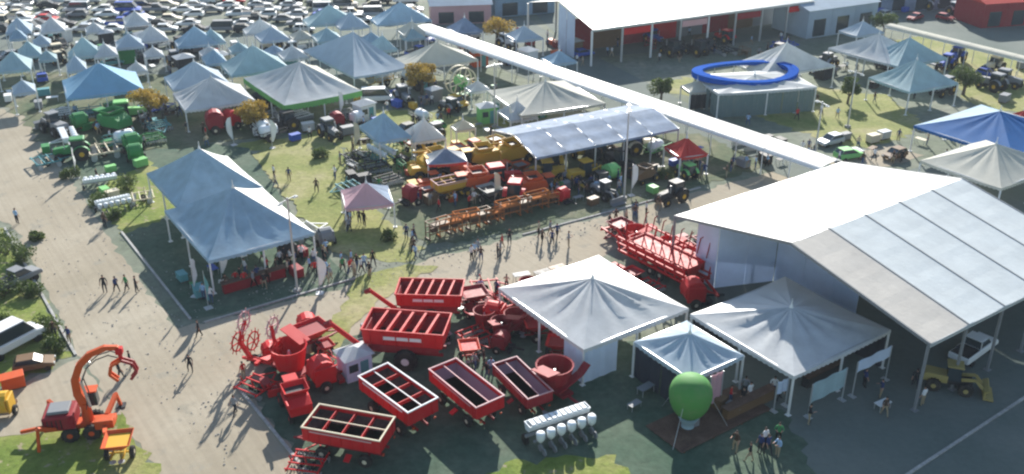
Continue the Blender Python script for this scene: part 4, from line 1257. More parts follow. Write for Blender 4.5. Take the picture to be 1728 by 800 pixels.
# blue ring standing round the roof of tB
def ring(cx, cy, z, a, b, label):
    t = thing("ring_fascia", label, "fascia", (cx, cy, 0), R(12))
    n = 40
    for k in range(n):
        A, B = 2 * math.pi * k / n, 2 * math.pi * (k + 1) / n
        m = MB(); vs_ = []
        for q in (A, B):
            for rr, zz in ((1, z), (1, z + .62 + .2 * math.sin(2 * q + 1)), (.80, z + .62 + .2 * math.sin(2 * q + 1)), (.84, z)): vs_.append((a * rr * math.cos(q), b * rr * math.sin(q), zz))
        m.add(vs_, [(0, 1, 5, 4), (1, 2, 6, 5), (2, 3, 7, 6), (3, 0, 4, 7), (3, 2, 1, 0), (4, 5, 6, 7)])
        m.part("fascia_panel", RINGBLUE, t)
    for k in range(8):
        q = 2 * math.pi * (k + .5) / 8
        m = MB(); m.box((a * .9 * math.cos(q), b * .9 * math.sin(q), z / 2), (.12, .12, z)); m.part("post", STEEL, t)
rc = P(1258, 116, 4.6)
ring(rc.x, rc.y, 3.75, 7.9, 5.4, "bright blue oval fascia ring circling the roof of the glass fronted tent")

# flat roofed pavilion, lilac blue, low ridge
def low_pavilion():
    ez = 4.0; rot = R(29)
    c, w, d = frame_of((850, 216), (905, 266), (1145, 216), ez, rot); d = min(d, 13)
    t = thing("low_pavilion", "long lilac blue pavilion roof over a dark crowd and yellow machines", "pavilion", (c.x, c.y, 0), rot)
    nb = 5
    for k in range(nb):
        for s in (-1, 1):
            m = MB(); x0, x1 = -w / 2 + w * k / nb + .03, -w / 2 + w * (k + 1) / nb - .03
            vs_, fs = [], []
            for i in range(5):
                for j in range(9):
                    f = j / 8; q = math.sin(math.pi * i / 4)
                    vs_.append((x0 + (x1 - x0) * i / 4, s * d / 2 * (1 - f), ez + 1.1 * f - .05 * q + .03 * math.sin(j * 1.7 + k)))
            for i in range(4):
                for j in range(8): a = i * 9 + j; fs.append((a, a + 1, a + 10, a + 9))
            m.add(vs_, fs); m.part("roof_panel", FLILAC, t, smooth=True)
    for i in range(nb + 1):
        for y in (-1, 1):
            m = MB(); m.box((-w / 2 + w * i / nb, y * (d / 2 - .1), ez / 2), (.14, .14, ez)); m.part("post", STEEL, t)
        m = MB(); x = -w / 2 + w * i / nb
        m.bar((x, -d / 2, ez - .1), (x, 0, ez + 1.0), .1, .16); m.bar((x, d / 2, ez - .1), (x, 0, ez + 1.0), .1, .16); m.part("rafter", STEEL, t)
    m = MB(); m.box((0, -d / 2 - .02, ez - .14), (w, .03, .28)); m.part("valance", FLILAC, t)
low_pavilion()

# exhibition hall at the top
def far_hall():
    ez, rot = 6.0, R(27)
    n = P(1000, 50, ez); t = thing("exhibition_hall", "long open fronted hall with a bright white roof and dark red interior at the top", "hall", (n.x, n.y, 0), rot)
    W, D = 46.0, 22.0; nb = 8
    for k in range(nb):
        for s in (0, 1):
            m = MB(); x0, x1 = W * k / nb + .04, W * (k + 1) / nb - .04
            y0, y1 = (0, D / 2) if s == 0 else (D, D / 2)
            m.add([(x0, y0, ez), (x1, y0, ez), (x1, y1, ez + 2.4), (x0, y1, ez + 2.4), (x0, y0, ez - .06), (x1, y0, ez - .06), (x1, y1, ez + 2.34), (x0, y1, ez + 2.34)],
                  [(0, 1, 2, 3), (7, 6, 5, 4), (0, 4, 5, 1), (1, 5, 6, 2), (2, 6, 7, 3), (3, 7, 4, 0)])
            m.part("roof_panel", PVC, t)
        m = MB(); m.box((W * (k + .5) / nb, 9.0, 2.8), (W / nb - .06, .12, 5.5)); m.part("back_wall", [DRED, BROWN, DRED, RED, GREY, DRED, BROWN, GREY][k], t)
        if k % 2 == 1:
            m = MB(); m.box((W * (k + .5) / nb, .1, 4.9), (W / nb - .6, .08, 1.0)); m.part("hanging_banner", [PINK, RED, DRED][k % 3], t)
    for k in range(nb + 1):
        for y in (.1, D - .1):
            m = MB(); m.box((W * k / nb, y, ez / 2 - .1), (.26, .26, ez - .2)); m.part("post", WHITE if k in (0, 2, 4) else STEEL, t)
    m = MB(); m.box((W / 2, -.02, ez - .2), (W, .06, .4)); m.part("fascia", STEEL, t)
    for k in range(4):
        m = MB(); m.add([(.0, D * k / 8, 0), (.0, D * (k + .97) / 8, 0), (.0, D * (k + .97) / 8, ez + 2.4 * (k + 1) / 4 - .3), (.0, D * k / 8, ez + 2.4 * k / 4 - .3)], [(0, 1, 2, 3)])
        if k > 1: m.part("end_wall", FWALL, t)
far_hall()
def shed(a, b, h, mat, label, depth=10, rot=R(27), wm=None, name="shed"):
    p, q = P(*a), P(*b); w = max(3, (q - p).dot(Vector((math.cos(rot), math.sin(rot), 0))))
    t = thing(name, label, "building", (p.x, p.y, 0), rot)
    n = max(1, round(w / 5))
    for k in range(n):
        m = MB(); m.box((w * (k + .5) / n, .06, h / 2), (w / n - .05, .12, h)); f = m.part("wall_panel", wm or mat, t)
        m = MB(); m.box((w * (k + .5) / n, -.03, h * .35), (w / n * .5, .08, h * .6)); m.part("doorway" if k % 2 else "window", GLASS, f)
    m = MB(); m.box((w / 2, depth / 2 + .12, h / 2 - .02), (w, depth, h - .06)); m.part("body", wm or mat, t)
    m = MB(); m.prism([(0, 0), (0, 0), (0, 0)], 0, 1) if False else m.add([(-.3, -.4, h), (w + .3, -.4, h), (w + .3, depth + .5, h), (-.3, depth + .5, h), (-.3, depth / 2, h + 1.2), (w + .3, depth / 2, h + 1.2)], [(0, 1, 5, 4), (2, 3, 4, 5), (0, 4, 3), (1, 2, 5), (3, 2, 1, 0)])
    m.part("roof", mat, t)
shed((1360, 66), (1447, 40), 5.0, FGREY, "grey blue clad building next to the white roofed hall", 9)
shed((1655, 48), (1790, 30), 4.5, FRED, "long dark red building at the upper right corner", 8, R(14), DRED)
shed((728, 42), (830, 40), 3.5, FGREY, "low pinkish grey building behind the start of the walkway", 6, R(8), PINK)
shed((835, 30), (925, 15), 4.0, FSKY, "light blue clad shed left of the white roofed hall", 8, R(20))
shed((1455, 22), (1640, 10), 4.0, FLILAC, "long lilac shed behind the cream walkway", 8, R(10))

# covered walkways
def walkway(a, b, z, w, mat, label, pmat=WHITE):
    p, q = P(*a, z), P(*b, z); L = (q - p).length; d = (q - p).normalized(); rot = math.atan2(d.y, d.x)
    t = thing("covered_walkway", label, "walkway", (p.x, p.y, 0), rot)
    n = round(L / 4)
    for k in range(n):
        x0, x1 = L * k / n + .03, L * (k + 1) / n - .03
        m = MB(); vs_, fs = [], []
        for i in range(2):
            for j in range(9):
                a_ = math.pi * j / 8
                vs_.append(((x0, x1)[i], -w / 2 * math.cos(a_), z + .45 * math.sin(a_)))
        for j in range(8): fs.append((j, j + 1, j + 10, j + 9))
        m.add(vs_, fs); m.part("roof_panel", mat, t, smooth=True)
        for s in (-1, 1):
            m = MB(); m.box((x0, s * (w / 2 - .05), z / 2), (.09, .09, z)); m.part("post", pmat, t)
    m = MB()
    for s in (-1, 1): m.box((L / 2, s * (w / 2 - .02), z - .04), (L, .1, .12))
    m.part("beam", pmat, t)
walkway((712, 46), (1402, 280), 3.0, 4.4, PVC, "long white covered walkway running diagonally from the back to the marquee hall")
walkway((1500, 44), (1800, 118), 3.0, 2.4, FCREAM, "thin cream covered walkway at the upper right behind the teal tents")

# ------------------------------------------------------------------ lamp posts
def lamp(px, py, top, label):
    p = P(px, py)
    z = 3.0
    while proj((p.x, p.y, z))[1] > top and z < 16: z += .1
    t = thing("lamp_post", label, "lamp post", p, rnd.uniform(0, 6), "tall lamp posts of the fairground")
    m = MB(); m.tube((0, 0, 0), (0, 0, z), .13, .07, 8); m.part("pole", STEEL, t)
    m = MB(); m.box((0, 0, .15), (.6, .6, .3)); m.part("base", CONC, t)
    m = MB(); m.bar((-1.1, 0, z - .2), (1.1, 0, z - .2), .08); m.part("arm", STEEL, t)
    for s in (-1, 1):
        m = MB(); m.box((s * 1.0, 0, z - .3), (.5, .3, .12)); m.part("lamp_head", LAMPW, t)
lamp(502, 492, 335, "tall grey lamp post in front of the larger pale blue tent")
lamp(1053, 336, 178, "tall thin lamp post in front of the lilac blue pavilion")
lamp(1374, 268, 172, "lamp post standing beside the white walkway near the marquee")
lamp(1430, 215, 120, "lamp post on the lawn between the blue ringed and teal tents")
lamp(835, 215, 108, "lamp post between the hose reel and the cream canopy")

LINER = paint("dusty_lilac_liner", (.26, .17, .21), .8, .4)
# ------------------------------------------------------------------ red machine stand
GW = "red grain wagons in the front lot"
def at(px, py, z=0): return P(px, py, z)
def wagon(kind, a, b, z, cdx, label, mm=None, sc=1.0):
    """a, b: ends of the near long rim; the wagon is set behind it"""
    A, B = P(*a, z), P(*b, z); d = B - A; ang = math.atan2(d.y, d.x); L = d.length
    nv = Vector((-d.y, d.x, 0)).normalized()
    c = (A + B) / 2 + nv * cdx
    return place(kind, (c.x, c.y, 0), ang, label, group=GW, mm=mm, sc=sc)
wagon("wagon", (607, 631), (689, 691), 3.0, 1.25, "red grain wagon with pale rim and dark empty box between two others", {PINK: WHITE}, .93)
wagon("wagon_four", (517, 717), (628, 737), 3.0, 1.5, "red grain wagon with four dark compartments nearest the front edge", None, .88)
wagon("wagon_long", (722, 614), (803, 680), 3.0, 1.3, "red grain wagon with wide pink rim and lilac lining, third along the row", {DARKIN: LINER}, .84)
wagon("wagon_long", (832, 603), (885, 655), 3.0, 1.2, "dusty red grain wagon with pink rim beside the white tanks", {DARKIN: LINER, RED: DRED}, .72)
p = P(690, 605); place("cart", p, R(-8), "big bright red grain cart with braces and auger at its left", group=GW, sc=1.0)
p = P(728, 535); place("cart", p, R(-3), "smaller bright red grain cart behind the bigger one", group=GW, sc=.86)
p = P(935, 665); place("mixer", p, R(-50), "dark red round feed mixer in the shade at the white tent corner", mm={RED: DRED})
p = P(492, 632); place("mixer", p, R(150), "crimson feed mixer with raised conveyor at the lot's left corner")
p = P(500, 690); place("combine", p, R(115), "red harvester with pink top standing by the front lot's left kerb", mm={GREEN: RED, YELLOW: RED}, sc=.62)
p = P(530, 585); place("spreader", p, R(40), "small red spreader behind the crimson mixer")
p = P(545, 650); place("baler", p, R(30), "red round baler next to the small white booth", mm={BLACK: DRED})
p = P(600, 632); place("booth", p, R(34), "small white booth with lilac side among the red machines", sc=.85)
p = P(452, 612); place("tedder", p, R(70), "red hay rake with raised star rotors at the front lot's left corner", sc=1.0)
p = P(520, 565); place("baler", p, R(20), "small red baler near the big cart's auger", sc=.8)
p = P(432, 660); place("harrow", p, R(60), "red disc harrow by the front lot's kerb", mm={GREEN: RED}, sc=.7)
p = P(520, 790); place("harrow", p, R(80), "red implement cut by the bottom edge below the four compartment wagon", mm={GREEN: RED}, sc=.7)
p = P(944, 735); place("planter", p, R(28), "planter with a row of white seed tanks in front of the grain wagons")
p = P(792, 605); place("spreader", p, R(100), "orange red spreader with white lid behind the pink rimmed wagon", mm={RED: paint("orange_red_paint", (.65, .07, .03)), DRED: RED}, sc=.7)
for i, (px, py, k, rz, l, s) in enumerate([
    (800, 520, "spreader", 20, "small dark red spreader right of the carts", .9), (835, 545, "baler", 70, "dark red round baler left of the large white tent", .85),
    (870, 560, "mixer", -30, "crimson feed mixer tucked under the white tent's left edge", .7), (905, 570, "spreader", 10, "bright red hopper spreader beside the white tent", .8),
    (860, 512, "harrow", 35, "dark red disc harrow behind the round baler", .8), (820, 495, "harrow", 10, "red frame implement nearest the street behind the carts", .8),
    (845, 590, "baler", -20, "small dark red baler above the dusty wagon", .7), (940, 600, "spreader", 80, "dark red spreader against the white tent wall", .75)]):
    p = P(px, py); place(k, p, R(rz), l, group="red implements beside the large white tent", mm={RED: RED if i % 2 else DRED, GREEN: RED}, sc=s)
p = P(1118, 462); place("cultivator", p, R(-52), "long red folded cultivator with upright tines next to the marquee wall", sc=1.05)
p = P(1168, 512); place("baler", p, R(10), "crimson round baler at the lower end of the long red cultivator", sc=1.0)
p = P(1072, 418); place("mixer", p, R(40), "red feed mixer between street and the long folded cultivator", sc=.8)
p = P(1150, 455); place("spreader", p, R(-50), "bright red hopper spreader squeezed between cultivator and marquee wall", sc=1.1)
p = P(1095, 440); place("cart", p, R(-52), "red grain cart standing against the folded cultivator", sc=.62)
p = P(1055, 405); place("harrow", p, R(30), "red harrow with upright frame at the street end of the cultivator", mm={GREEN: RED}, sc=1.1)

# orange crane on the corner lawn
p = P(140, 730); place("crane", p, R(12), "orange grapple crane with its curved boom raised on the corner lawn", sc=.98)
p = P(205, 770); place("spreader", p, R(100), "orange implement with yellow parts right of the grapple crane", mm={RED: ORANGE, DRED: YELLOW}, sc=.8)
p = P(6, 700); place("baler", p, R(100), "yellow brown implement cut by the left edge of the picture above the lawn", mm={RED: YELLOW, BLACK: BROWN}, sc=.8)

# green balloon and banners in the shaded lot
def balloon():
    p = P(1160, 722)
    t = thing("advertising_balloon", "large green balloon with a pale underside tied in front of the small tent", "balloon", p, 0)
    m = MB(); prof = []
    for k in range(13):
        a = math.pi * k / 12; prof.append((max(.02, 1.55 * math.sin(a) ** .8 * (1 - .14 * math.cos(a))), 2.75 - 1.75 * math.cos(a)))
    m.lathe((0, 0, 0), prof, 'z', 24); m.part("envelope", paint("green_balloon", (.085, .27, .065), .6, .45), t, smooth=True)
    m = MB(); m.lathe((0, 0, .1), [(.5, 0), (.45, .3), (.75, .9), (.6, .95)], 'z', 14); m.part("base", FTEAL, t)
    for k in range(3):
        m = MB(); a = k * 2.1; m.tube((1.4 * math.cos(a), 1.4 * math.sin(a), 2.9), (3.0 * math.cos(a), 3.0 * math.sin(a), .05), .02, n=5); m.part("tether", STEEL, t)
balloon()
def banner(px, py, w, h, rot, mat, label, z0=1.0, fr=STEEL):
    p = P(px, py); t = thing("banner_frame", label, "banner", p, rot)
    for s in (-1, 1):
        m = MB(); m.box((s * (w / 2 + .05), 0, (z0 + h) / 2), (.08, .08, z0 + h)); m.box((s * (w / 2 + .05), 0, .04), (.4, .6, .08)); m.part("post", fr, t)
    m = MB(); n = 12; vs_ = []
    for j in range(n + 1):
        x = -w / 2 + w * j / n; y = .05 * math.sin(j * 1.1)
        vs_ += [(x, y - .02, z0), (x, y - .02, z0 + h), (x, y + .02, z0), (x, y + .02, z0 + h)]
    fs = []
    for j in range(n): fs += [(4 * j, 4 * j + 4, 4 * j + 5, 4 * j + 1), (4 * j + 2, 4 * j + 3, 4 * j + 7, 4 * j + 6), (4 * j + 1, 4 * j + 5, 4 * j + 7, 4 * j + 3)]
    m.add(vs_, fs); m.part("banner_cloth", mat, t)
banner(1392, 690, 3.8, 1.7, GRID, FTEAL, "pale teal banner hanging below the corner tent's right side", 1.3)
banner(1466, 655, 4.0, 1.0, GRID, FWALL, "narrow white banner under the eave between corner tent and marquee", 2.2)
banner(1204, 690, 1.2, 2.6, GRID, FPINK, "upright pinkish panel right behind the green balloon", .6)
banner(1120, 640, 5.0, .5, R(-55), FGREY, "long thin pale strip hanging from the left side of the small tent", 1.8)
banner(1315, 690, 1.2, 1.1, GRID, FWALL, "small white sign at the post of the corner tent", 1.5)
# deck with planks
def deck():
    p = P(1150, 768); t = thing("timber_deck", "brown timber deck on the ground in front of the dark corner tent", "deck", p, GRID)
    for k in range(16):
        m = MB(); m.box((4.6, .12 + k * .24, .16 + rnd.uniform(-.006, .006)), (9.2 + rnd.uniform(-.05, .05), .22, .04)); m.part("plank", WOOD, t)
    m = MB()
    for x in (.3, 3.2, 6.1, 8.9): m.box((x, 1.9, .07), (.12, 3.8, .13))
    m.part("joist", BROWN, t)
deck()
def counter(px, py, rot, l, mat, lab):
    p = P(px, py); t = thing("bar_counter", lab, "counter", p, rot)
    m = MB(); m.box((0, 0, .5), (l, .6, 1.0)); m.part("front", mat, t, .02)
    m = MB(); m.box((0, 0, 1.04), (l + .2, .8, .07)); m.part("counter_top", WOOD, t)
counter(1262, 690, GRID, 5.0, BROWN, "dark brown bar counter inside the corner tent")
counter(430, 480, GRID, 6.0, DRED, "long red counter under the front of the larger pale blue tent")
counter(1385, 640, GRID, 4.0, BLACK, "black counter at the back of the corner tent")

# ------------------------------------------------------------------ fill of the stands
MARKS = [((165, 135), "the sky blue square tent"), ((350, 155), "the creased white tent"), ((320, 120), "the grey blue tent"), ((430, 105), "the pale teal tent"), ((505, 140), "the white and green tent"),
         ((595, 95), "the broad grey blue tent"), ((735, 95), "the cream edged tent"), ((660, 22), "the sky blue tent at the back"), ((550, 25), "the teal tent at the back"), ((318, 62), "the small pale blue tent"),
         ((135, 80), "the small teal tent"), ((208, 66), "the small grey tent"), ((20, 105), "the light teal tent"), ((400, 350), "the larger pale blue tent"), ((345, 290), "the rear pale blue tent"),
         ((645, 215), "the small light blue tent"), ((715, 220), "the low white canopy"), ((925, 165), "the low cream canopy"), ((596, 330), "the pink gazebo"), ((745, 265), "the lilac gazebo"), ((1000, 220), "the lilac blue pavilion"),
         ((1160, 250), "the bright red gazebo"), ((780, 140), "the hose reel"), ((1280, 130), "the blue ringed tent"), ((1450, 85), "the right white tent"), ((1530, 130), "the teal grey tent"), ((1660, 230), "the deep blue tent"),
         ((1680, 280), "the creamy white tent"), ((1180, 50), "the white roofed hall"), ((970, 90), "the hall's left end"), ((1400, 50), "the grey clad building"), ((1700, 40), "the dark red building"), ((1000, 520), "the large white peaked tent"),
         ((1335, 560), "the corner tent"), ((250, 190), "the yellow tree by the green machines"), ((440, 200), "the yellow tree by the lilac ground"), ((1050, 260), "the thin lamp post"), ((850, 370), "the row of racks"), ((30, 555), "the white van"),
         ((100, 250), "the avenue's bend"), ((480, 280), "the middle lawn"), ((1380, 250), "the walkway's near end"), ((1150, 190), "the middle of the walkway"), ((860, 95), "the far part of the walkway"), ((1620, 75), "the cream walkway"), ((60, 30), "the far corner of the car park")]
def near(px, py):
    d = sorted(MARKS, key=lambda m: (m[0][0] - px) ** 2 + ((m[0][1] - py) * 2) ** 2)
    return d[0][1], d[1][1]
PAL = {"green": GREEN, "light green": LGREEN, "red": RED, "orange": ORANGE, "yellow": YELLOW, "blue": BLUE, "white": WHITE, "grey": GREY, "dark red": DRED, "cream": CREAM, "teal": TEAL, "brown": BROWN, "black": BLACK, "silver": SILVER, "rust": RUST}
BASE = {"tractor": GREEN, "combine": GREEN, "harrow": GREEN, "spreader": RED, "mixer": RED, "baler": RED, "loader": YELLOW, "sprayer": YELLOW, "wagon": RED, "planter": GREY, "crate": GREY, "hatch": SILVER, "sedan": SILVER, "pickup": SILVER, "van": SILVER, "table": WHITE, "rack": RUST, "booth": FWALL, "flag": FWHITE, "cultivator": RED, "cart": RED}
NOUN = {"tractor": "tractor", "combine": "combine harvester", "harrow": "disc harrow", "spreader": "spreader", "mixer": "feed mixer", "baler": "round baler", "loader": "wheel loader", "sprayer": "trailed sprayer", "wagon": "grain wagon", "planter": "planter with seed boxes", "crate": "equipment box",
        "hatch": "hatchback", "sedan": "sedan", "pickup": "pickup", "van": "van", "table": "table", "rack": "steel rack", "booth": "booth", "flag": "feather flag", "cultivator": "folded cultivator", "cart": "grain cart"}
RAD = {"tractor": 1.9, "combine": 3.4, "harrow": 1.9, "spreader": 1.5, "mixer": 1.7, "baler": 1.4, "loader": 2.2, "sprayer": 1.9, "wagon": 2.8, "planter": 2.2, "crate": .9, "hatch": 1.7, "sedan": 1.9, "pickup": 2.0, "van": 2.1, "table": .8, "rack": 1.2, "booth": 1.4, "flag": .4, "cultivator": 4.0, "cart": 2.9}
OCC = []
for a_, b_, q_ in ((1118, 462, 2.2), (1085, 430, 1.5), (1150, 500, 1.8), (648, 662, 3.0), (585, 715, 2.8), (780, 650, 3), (870, 635, 2.6), (690, 600, 3), (728, 535, 2.6), (935, 665, 1.6), (492, 632, 1.6), (500, 690, 2), (944, 735, 2.4)):
    OCC.append((P(a_, b_).x, P(a_, b_).y, q_))
TAKEN = {}
def put(kind, px, py, colour, rz=None, sc=1.0, label=None, grp=None, check=False):
    p = P(px, py); r = RAD[kind] * sc
    if check and any((p.x - x) ** 2 + (p.y - y) ** 2 < ((r + q) * .8) ** 2 for x, y, q in OCC): return None
    OCC.append((p.x, p.y, r))
    if label is None:
        a, b = near(px, py); cols = [colour] + [c for c in PAL if c != colour]
        k = (kind, colour, a, b)
        label = "%s %s between %s and %s" % (colour, NOUN[kind], a, b)
        if len(label.split()) > 16: label = "%s %s near %s" % (colour, NOUN[kind], a)
        if label in TAKEN: label2 = "%s %s beside %s" % (colour, NOUN[kind], b); label = label2 if label2 not in TAKEN else "%s %s close to %s" % (colour, NOUN[kind], a)
    if kind == "flag" and label in TAKEN: label = label.replace("white", "tall white")
    if label in TAKEN:
        ms = sorted(MARKS, key=lambda m: (m[0][0] - px) ** 2 + ((m[0][1] - py) * 2) ** 2)
        for w_ in ("not far from", "set down near", "standing by", "tucked in near"):
            for q_ in ms[2:4] + ms[:2]:
                if label in TAKEN: label = "%s %s %s %s" % (colour, NOUN[kind], w_, q_[1])
    TAKEN[label] = 1
    c = PAL[colour]; mm = {BASE[kind]: c}
    if kind == "booth": mm = {FWALL: c}
    if kind in ("spreader", "mixer", "wagon", "cart") and colour not in ("red", "dark red"): mm[DRED] = GREY if colour != "grey" else BLACK
    if kind == "flag": mm = {FWHITE: c}
    if kind == "crate": mm = {GREY: c}
    return place(kind, p, rnd.uniform(0, 6.28) if rz is None else R(rz), label, group=grp or "%s shown on the stands" % {"hatch": "cars", "sedan": "cars", "pickup": "pickups", "van": "vans"}.get(kind, NOUN[kind] + "s"), mm=mm, sc=sc)
def fill(x0, y0, x1, y1, n, kinds, cols, sc=(.8, 1.0), rots=(34, -56, 124, 214)):
    k = 0
    for _ in range(n * 12):
        if k >= n: break
        px, py = rnd.uniform(x0, x1), rnd.uniform(y0, y1)
        c = rnd.choice(cols); kind = rnd.choice(kinds)
        if put(kind, px, py, c, rnd.choice(rots) + rnd.uniform(-12, 12), rnd.uniform(*sc), check=True): k += 1
# hand placed pieces first
put("combine", 190, 222, "green", 150, .85, "green combine harvester facing the avenue beside the yellow tree")
put("tractor", 215, 205, "light green", 20, 1.1, "bright light green tractor right under the sky blue tent's front")
put("tractor", 130, 268, "green", 200, 1.0, "dark green tractor nearest the avenue's bend")
put("harrow", 175, 262, "cream", 30, 1.1, "cream disc harrow between the dark green machines")
put("planter", 115, 245, "white", 120, 1.0, "pale planter with seed boxes beside the avenue's bend")
put("loader", 95, 225, "grey", 140, 1.0, "grey loader at the edge of the avenue")
put("baler", 365, 222, "dark red", 20, 1.2, "dark red baler in front of the creased white tent")
put("baler", 392, 215, "red", 60, 1.0, "small red baler next to the dark red one before the creased tent")
place("reel", P(778, 166), R(30), "tall cream ringed hose reel standing near the cream edged tent", sc=1.05)
put("van", 640, 172, "white", 6, 1.0, "white van parked crosswise below the broad grey blue tent")
put("booth", 905, 196, "green", 24, .9, "narrow green booth in front of the low cream canopy")
put("loader", 725, 300, "yellow", 20, .95); put("loader", 760, 298, "orange", 160, 1.0); put("combine", 800, 325, "orange", 200, .75)
put("combine", 870, 275, "yellow", 35, .8, "large yellow harvester at the left end of the lilac blue pavilion")
put("tractor", 842, 318, "red", 20, 1.1, "red tractor with pinkish roof among the orange machines"); put("tractor", 870, 340, "red", 80, 1.0, "red tractor behind the right part of the rack row")
put("combine", 745, 290, "yellow", 30, .8, "yellow harvester right below the lilac gazebo"); put("combine", 810, 285, "yellow", 200, .8, "yellow harvester on the lawn between the lilac gazebo and pavilion"); put("wagon", 765, 330, "yellow", 30, .7, "yellow grain wagon behind the left end of the rack row"); put("combine", 905, 330, "orange", 20, .7, "orange harvester behind the right end of the rack row")
put("loader", 925, 305, "yellow", 190, .9); put("loader", 985, 305, "yellow", 30, .9); put("tractor", 930, 285, "yellow", 100, 1.0); put("combine", 1090, 305, "brown", 40, .55, "small brown harvester right of the thin lamp post")
put("tractor", 1075, 258, "cream", 20, 1.0); put("sprayer", 1105, 262, "light green", 40, .8)
put("van", 22, 588, "white", 60, 1.12, "white van with dark open side at the left edge")
put("pickup", 30, 480, "grey", 60, .9, "grey pickup between bushes on the left lawn")
put("hatch", 60, 622, "brown", 20, .8, "brown car on the path below the white van")
put("hatch", 1432, 268, "light green", 20, .95, "pale blue green car behind the marquee hall by the walkway")
put("booth", 822, 205, "light green", 20, .9)
put("table", 915, 470, "black", 30, 1.0, "black table at the street side of the large white tent"); put("table", 940, 462, "brown", 30, 1.0, "brown table beside the black one on the street")
put("table", 880, 474, "grey", 20, 1.0, "grey table farthest from the black one on the street")
for i in range(9):
    px, py = 738 + i * 23.5 + rnd.uniform(-3, 3), 400 - i * 6.6 + rnd.uniform(-2, 2)
    put("rack", px, py, "rust" if i % 3 else "brown", 31 + rnd.uniform(-8, 8), rnd.uniform(.85, 1.15), "%s steel rack, %s in the row along the street" % ("rusty orange" if i % 3 else "dark brown", ["first", "second", "third", "fourth", "fifth", "sixth", "seventh", "eighth", "ninth"][i]), "racks lined up along the street")
# zones
fill(70, 180, 280, 290, 14, ["tractor", "harrow", "planter", "crate", "sprayer", "baler"], ["green", "green", "teal", "grey", "cream", "light green", "blue"])
fill(0, 130, 90, 185, 7, ["crate", "tractor", "hatch", "table", "booth"], ["teal", "blue", "white", "grey", "green"])
fill(0, 66, 290, 112, 34, ["crate", "hatch", "booth", "tractor", "pickup", "table"], ["teal", "blue", "white", "grey", "green", "cream", "black"])
fill(240, 80, 520, 130, 22, ["crate", "hatch", "booth", "tractor", "table"], ["teal", "blue", "white", "grey", "cream", "red", "black"])
fill(90, 170, 610, 215, 18, ["crate", "harrow", "tractor", "table", "baler", "rack"], ["grey", "black", "blue", "green", "dark red", "white", "teal"])
fill(420, 205, 590, 240, 8, ["sprayer", "tractor", "crate", "loader"], ["blue", "grey", "black", "white", "silver"])
fill(575, 245, 700, 325, 12, ["harrow", "planter", "crate", "harrow", "rack"], ["grey", "teal", "green", "black", "cream"], (.7, .95))
fill(690, 270, 960, 350, 16, ["tractor", "loader", "baler", "crate", "harrow", "spreader"], ["orange", "yellow", "orange", "red", "brown", "dark red", "grey"], (.7, .95))
fill(880, 255, 1180, 350, 18, ["crate", "tractor", "loader", "table", "baler"], ["black", "grey", "yellow", "brown", "blue", "dark red", "light green"], (.7, .9))
fill(600, 130, 860, 235, 26, ["tractor", "crate", "booth", "table", "hatch", "sprayer"], ["green", "white", "grey", "light green", "yellow", "blue", "black"], (.7, .95))
fill(700, 60, 990, 115, 16, ["crate", "tractor", "hatch", "pickup", "booth"], ["orange", "blue", "white", "grey", "brown", "dark red", "silver"])
fill(1010, 70, 1340, 100, 12, ["crate", "tractor", "harrow", "rack"], ["dark red", "black", "brown", "red", "blue"])
fill(1200, 235, 1330, 285, 6, ["crate", "harrow", "table"], ["black", "grey", "brown"])
fill(1380, 110, 1620, 160, 12, ["crate", "table", "tractor", "hatch", "booth"], ["grey", "white", "black", "blue", "brown"])
fill(1380, 225, 1560, 270, 8, ["crate", "table", "hatch", "planter"], ["grey", "silver", "brown", "cream"])
fill(1480, 10, 1728, 42, 12, ["hatch", "pickup", "sedan", "crate", "tractor"], ["silver", "white", "dark red", "blue", "grey"])
fill(1600, 100, 1728, 190, 7, ["crate", "hatch", "table", "tractor"], ["grey", "brown", "cream", "blue"])
fill(360, 395, 560, 470, 10, ["table", "crate", "harrow", "baler"], ["dark red", "black", "blue", "white", "grey"], (.7, .9))
fill(300, 430, 345, 500, 3, ["crate", "table"], ["white", "teal", "green"], (.7, .9))
fill(160, 270, 250, 370, 6, ["harrow", "planter", "crate"], ["grey", "light green", "cream"], (.6, .9))
fill(1060, 660, 1330, 720, 6, ["table", "crate"], ["black", "brown", "grey"], (.7, .9))
fill(-5, 640, 40, 700, 1, ["crate"], ["orange"])
fill(770, 488, 960, 600, 14, ["spreader", "baler", "harrow", "mixer", "crate"], ["red", "dark red", "red"], (.5, .8))
fill(600, 545, 760, 620, 5, ["crate", "harrow", "spreader"], ["red", "dark red", "grey"], (.5, .7))
fill(430, 560, 560, 700, 6, ["harrow", "baler", "spreader", "crate"], ["red", "dark red"], (.5, .7))
fill(1020, 395, 1190, 500, 10, ["baler", "harrow", "spreader", "mixer", "crate"], ["red", "red", "dark red"], (.6, .9))
fill(690, 250, 930, 345, 22, ["loader", "spreader", "crate", "tractor"], ["yellow", "orange", "yellow"], (.6, .9))
put("table", 1488, 690, "white", 30, .8, "small white table alone in the shade below the marquee's front")
# feather flags
for i, (px, py, c) in enumerate([(330, 500, "white"), (352, 520, "teal"), (375, 475, "white"), (460, 250, "white"), (600, 255, "cream"), (575, 200, "white"), (1065, 330, "white"), (700, 262, "white"), (835, 345, "cream"), (395, 245, "white"), (1340, 190, "white"), (860, 225, "white"), (540, 495, "white"), (130, 300, "white")]):
    a, b = near(px, py)
    put("flag", px, py, c, rnd.uniform(0, 360), 1.0, "%s feather flag %s %s" % (c, ["beside", "standing by", "planted next to"][i % 3], a))

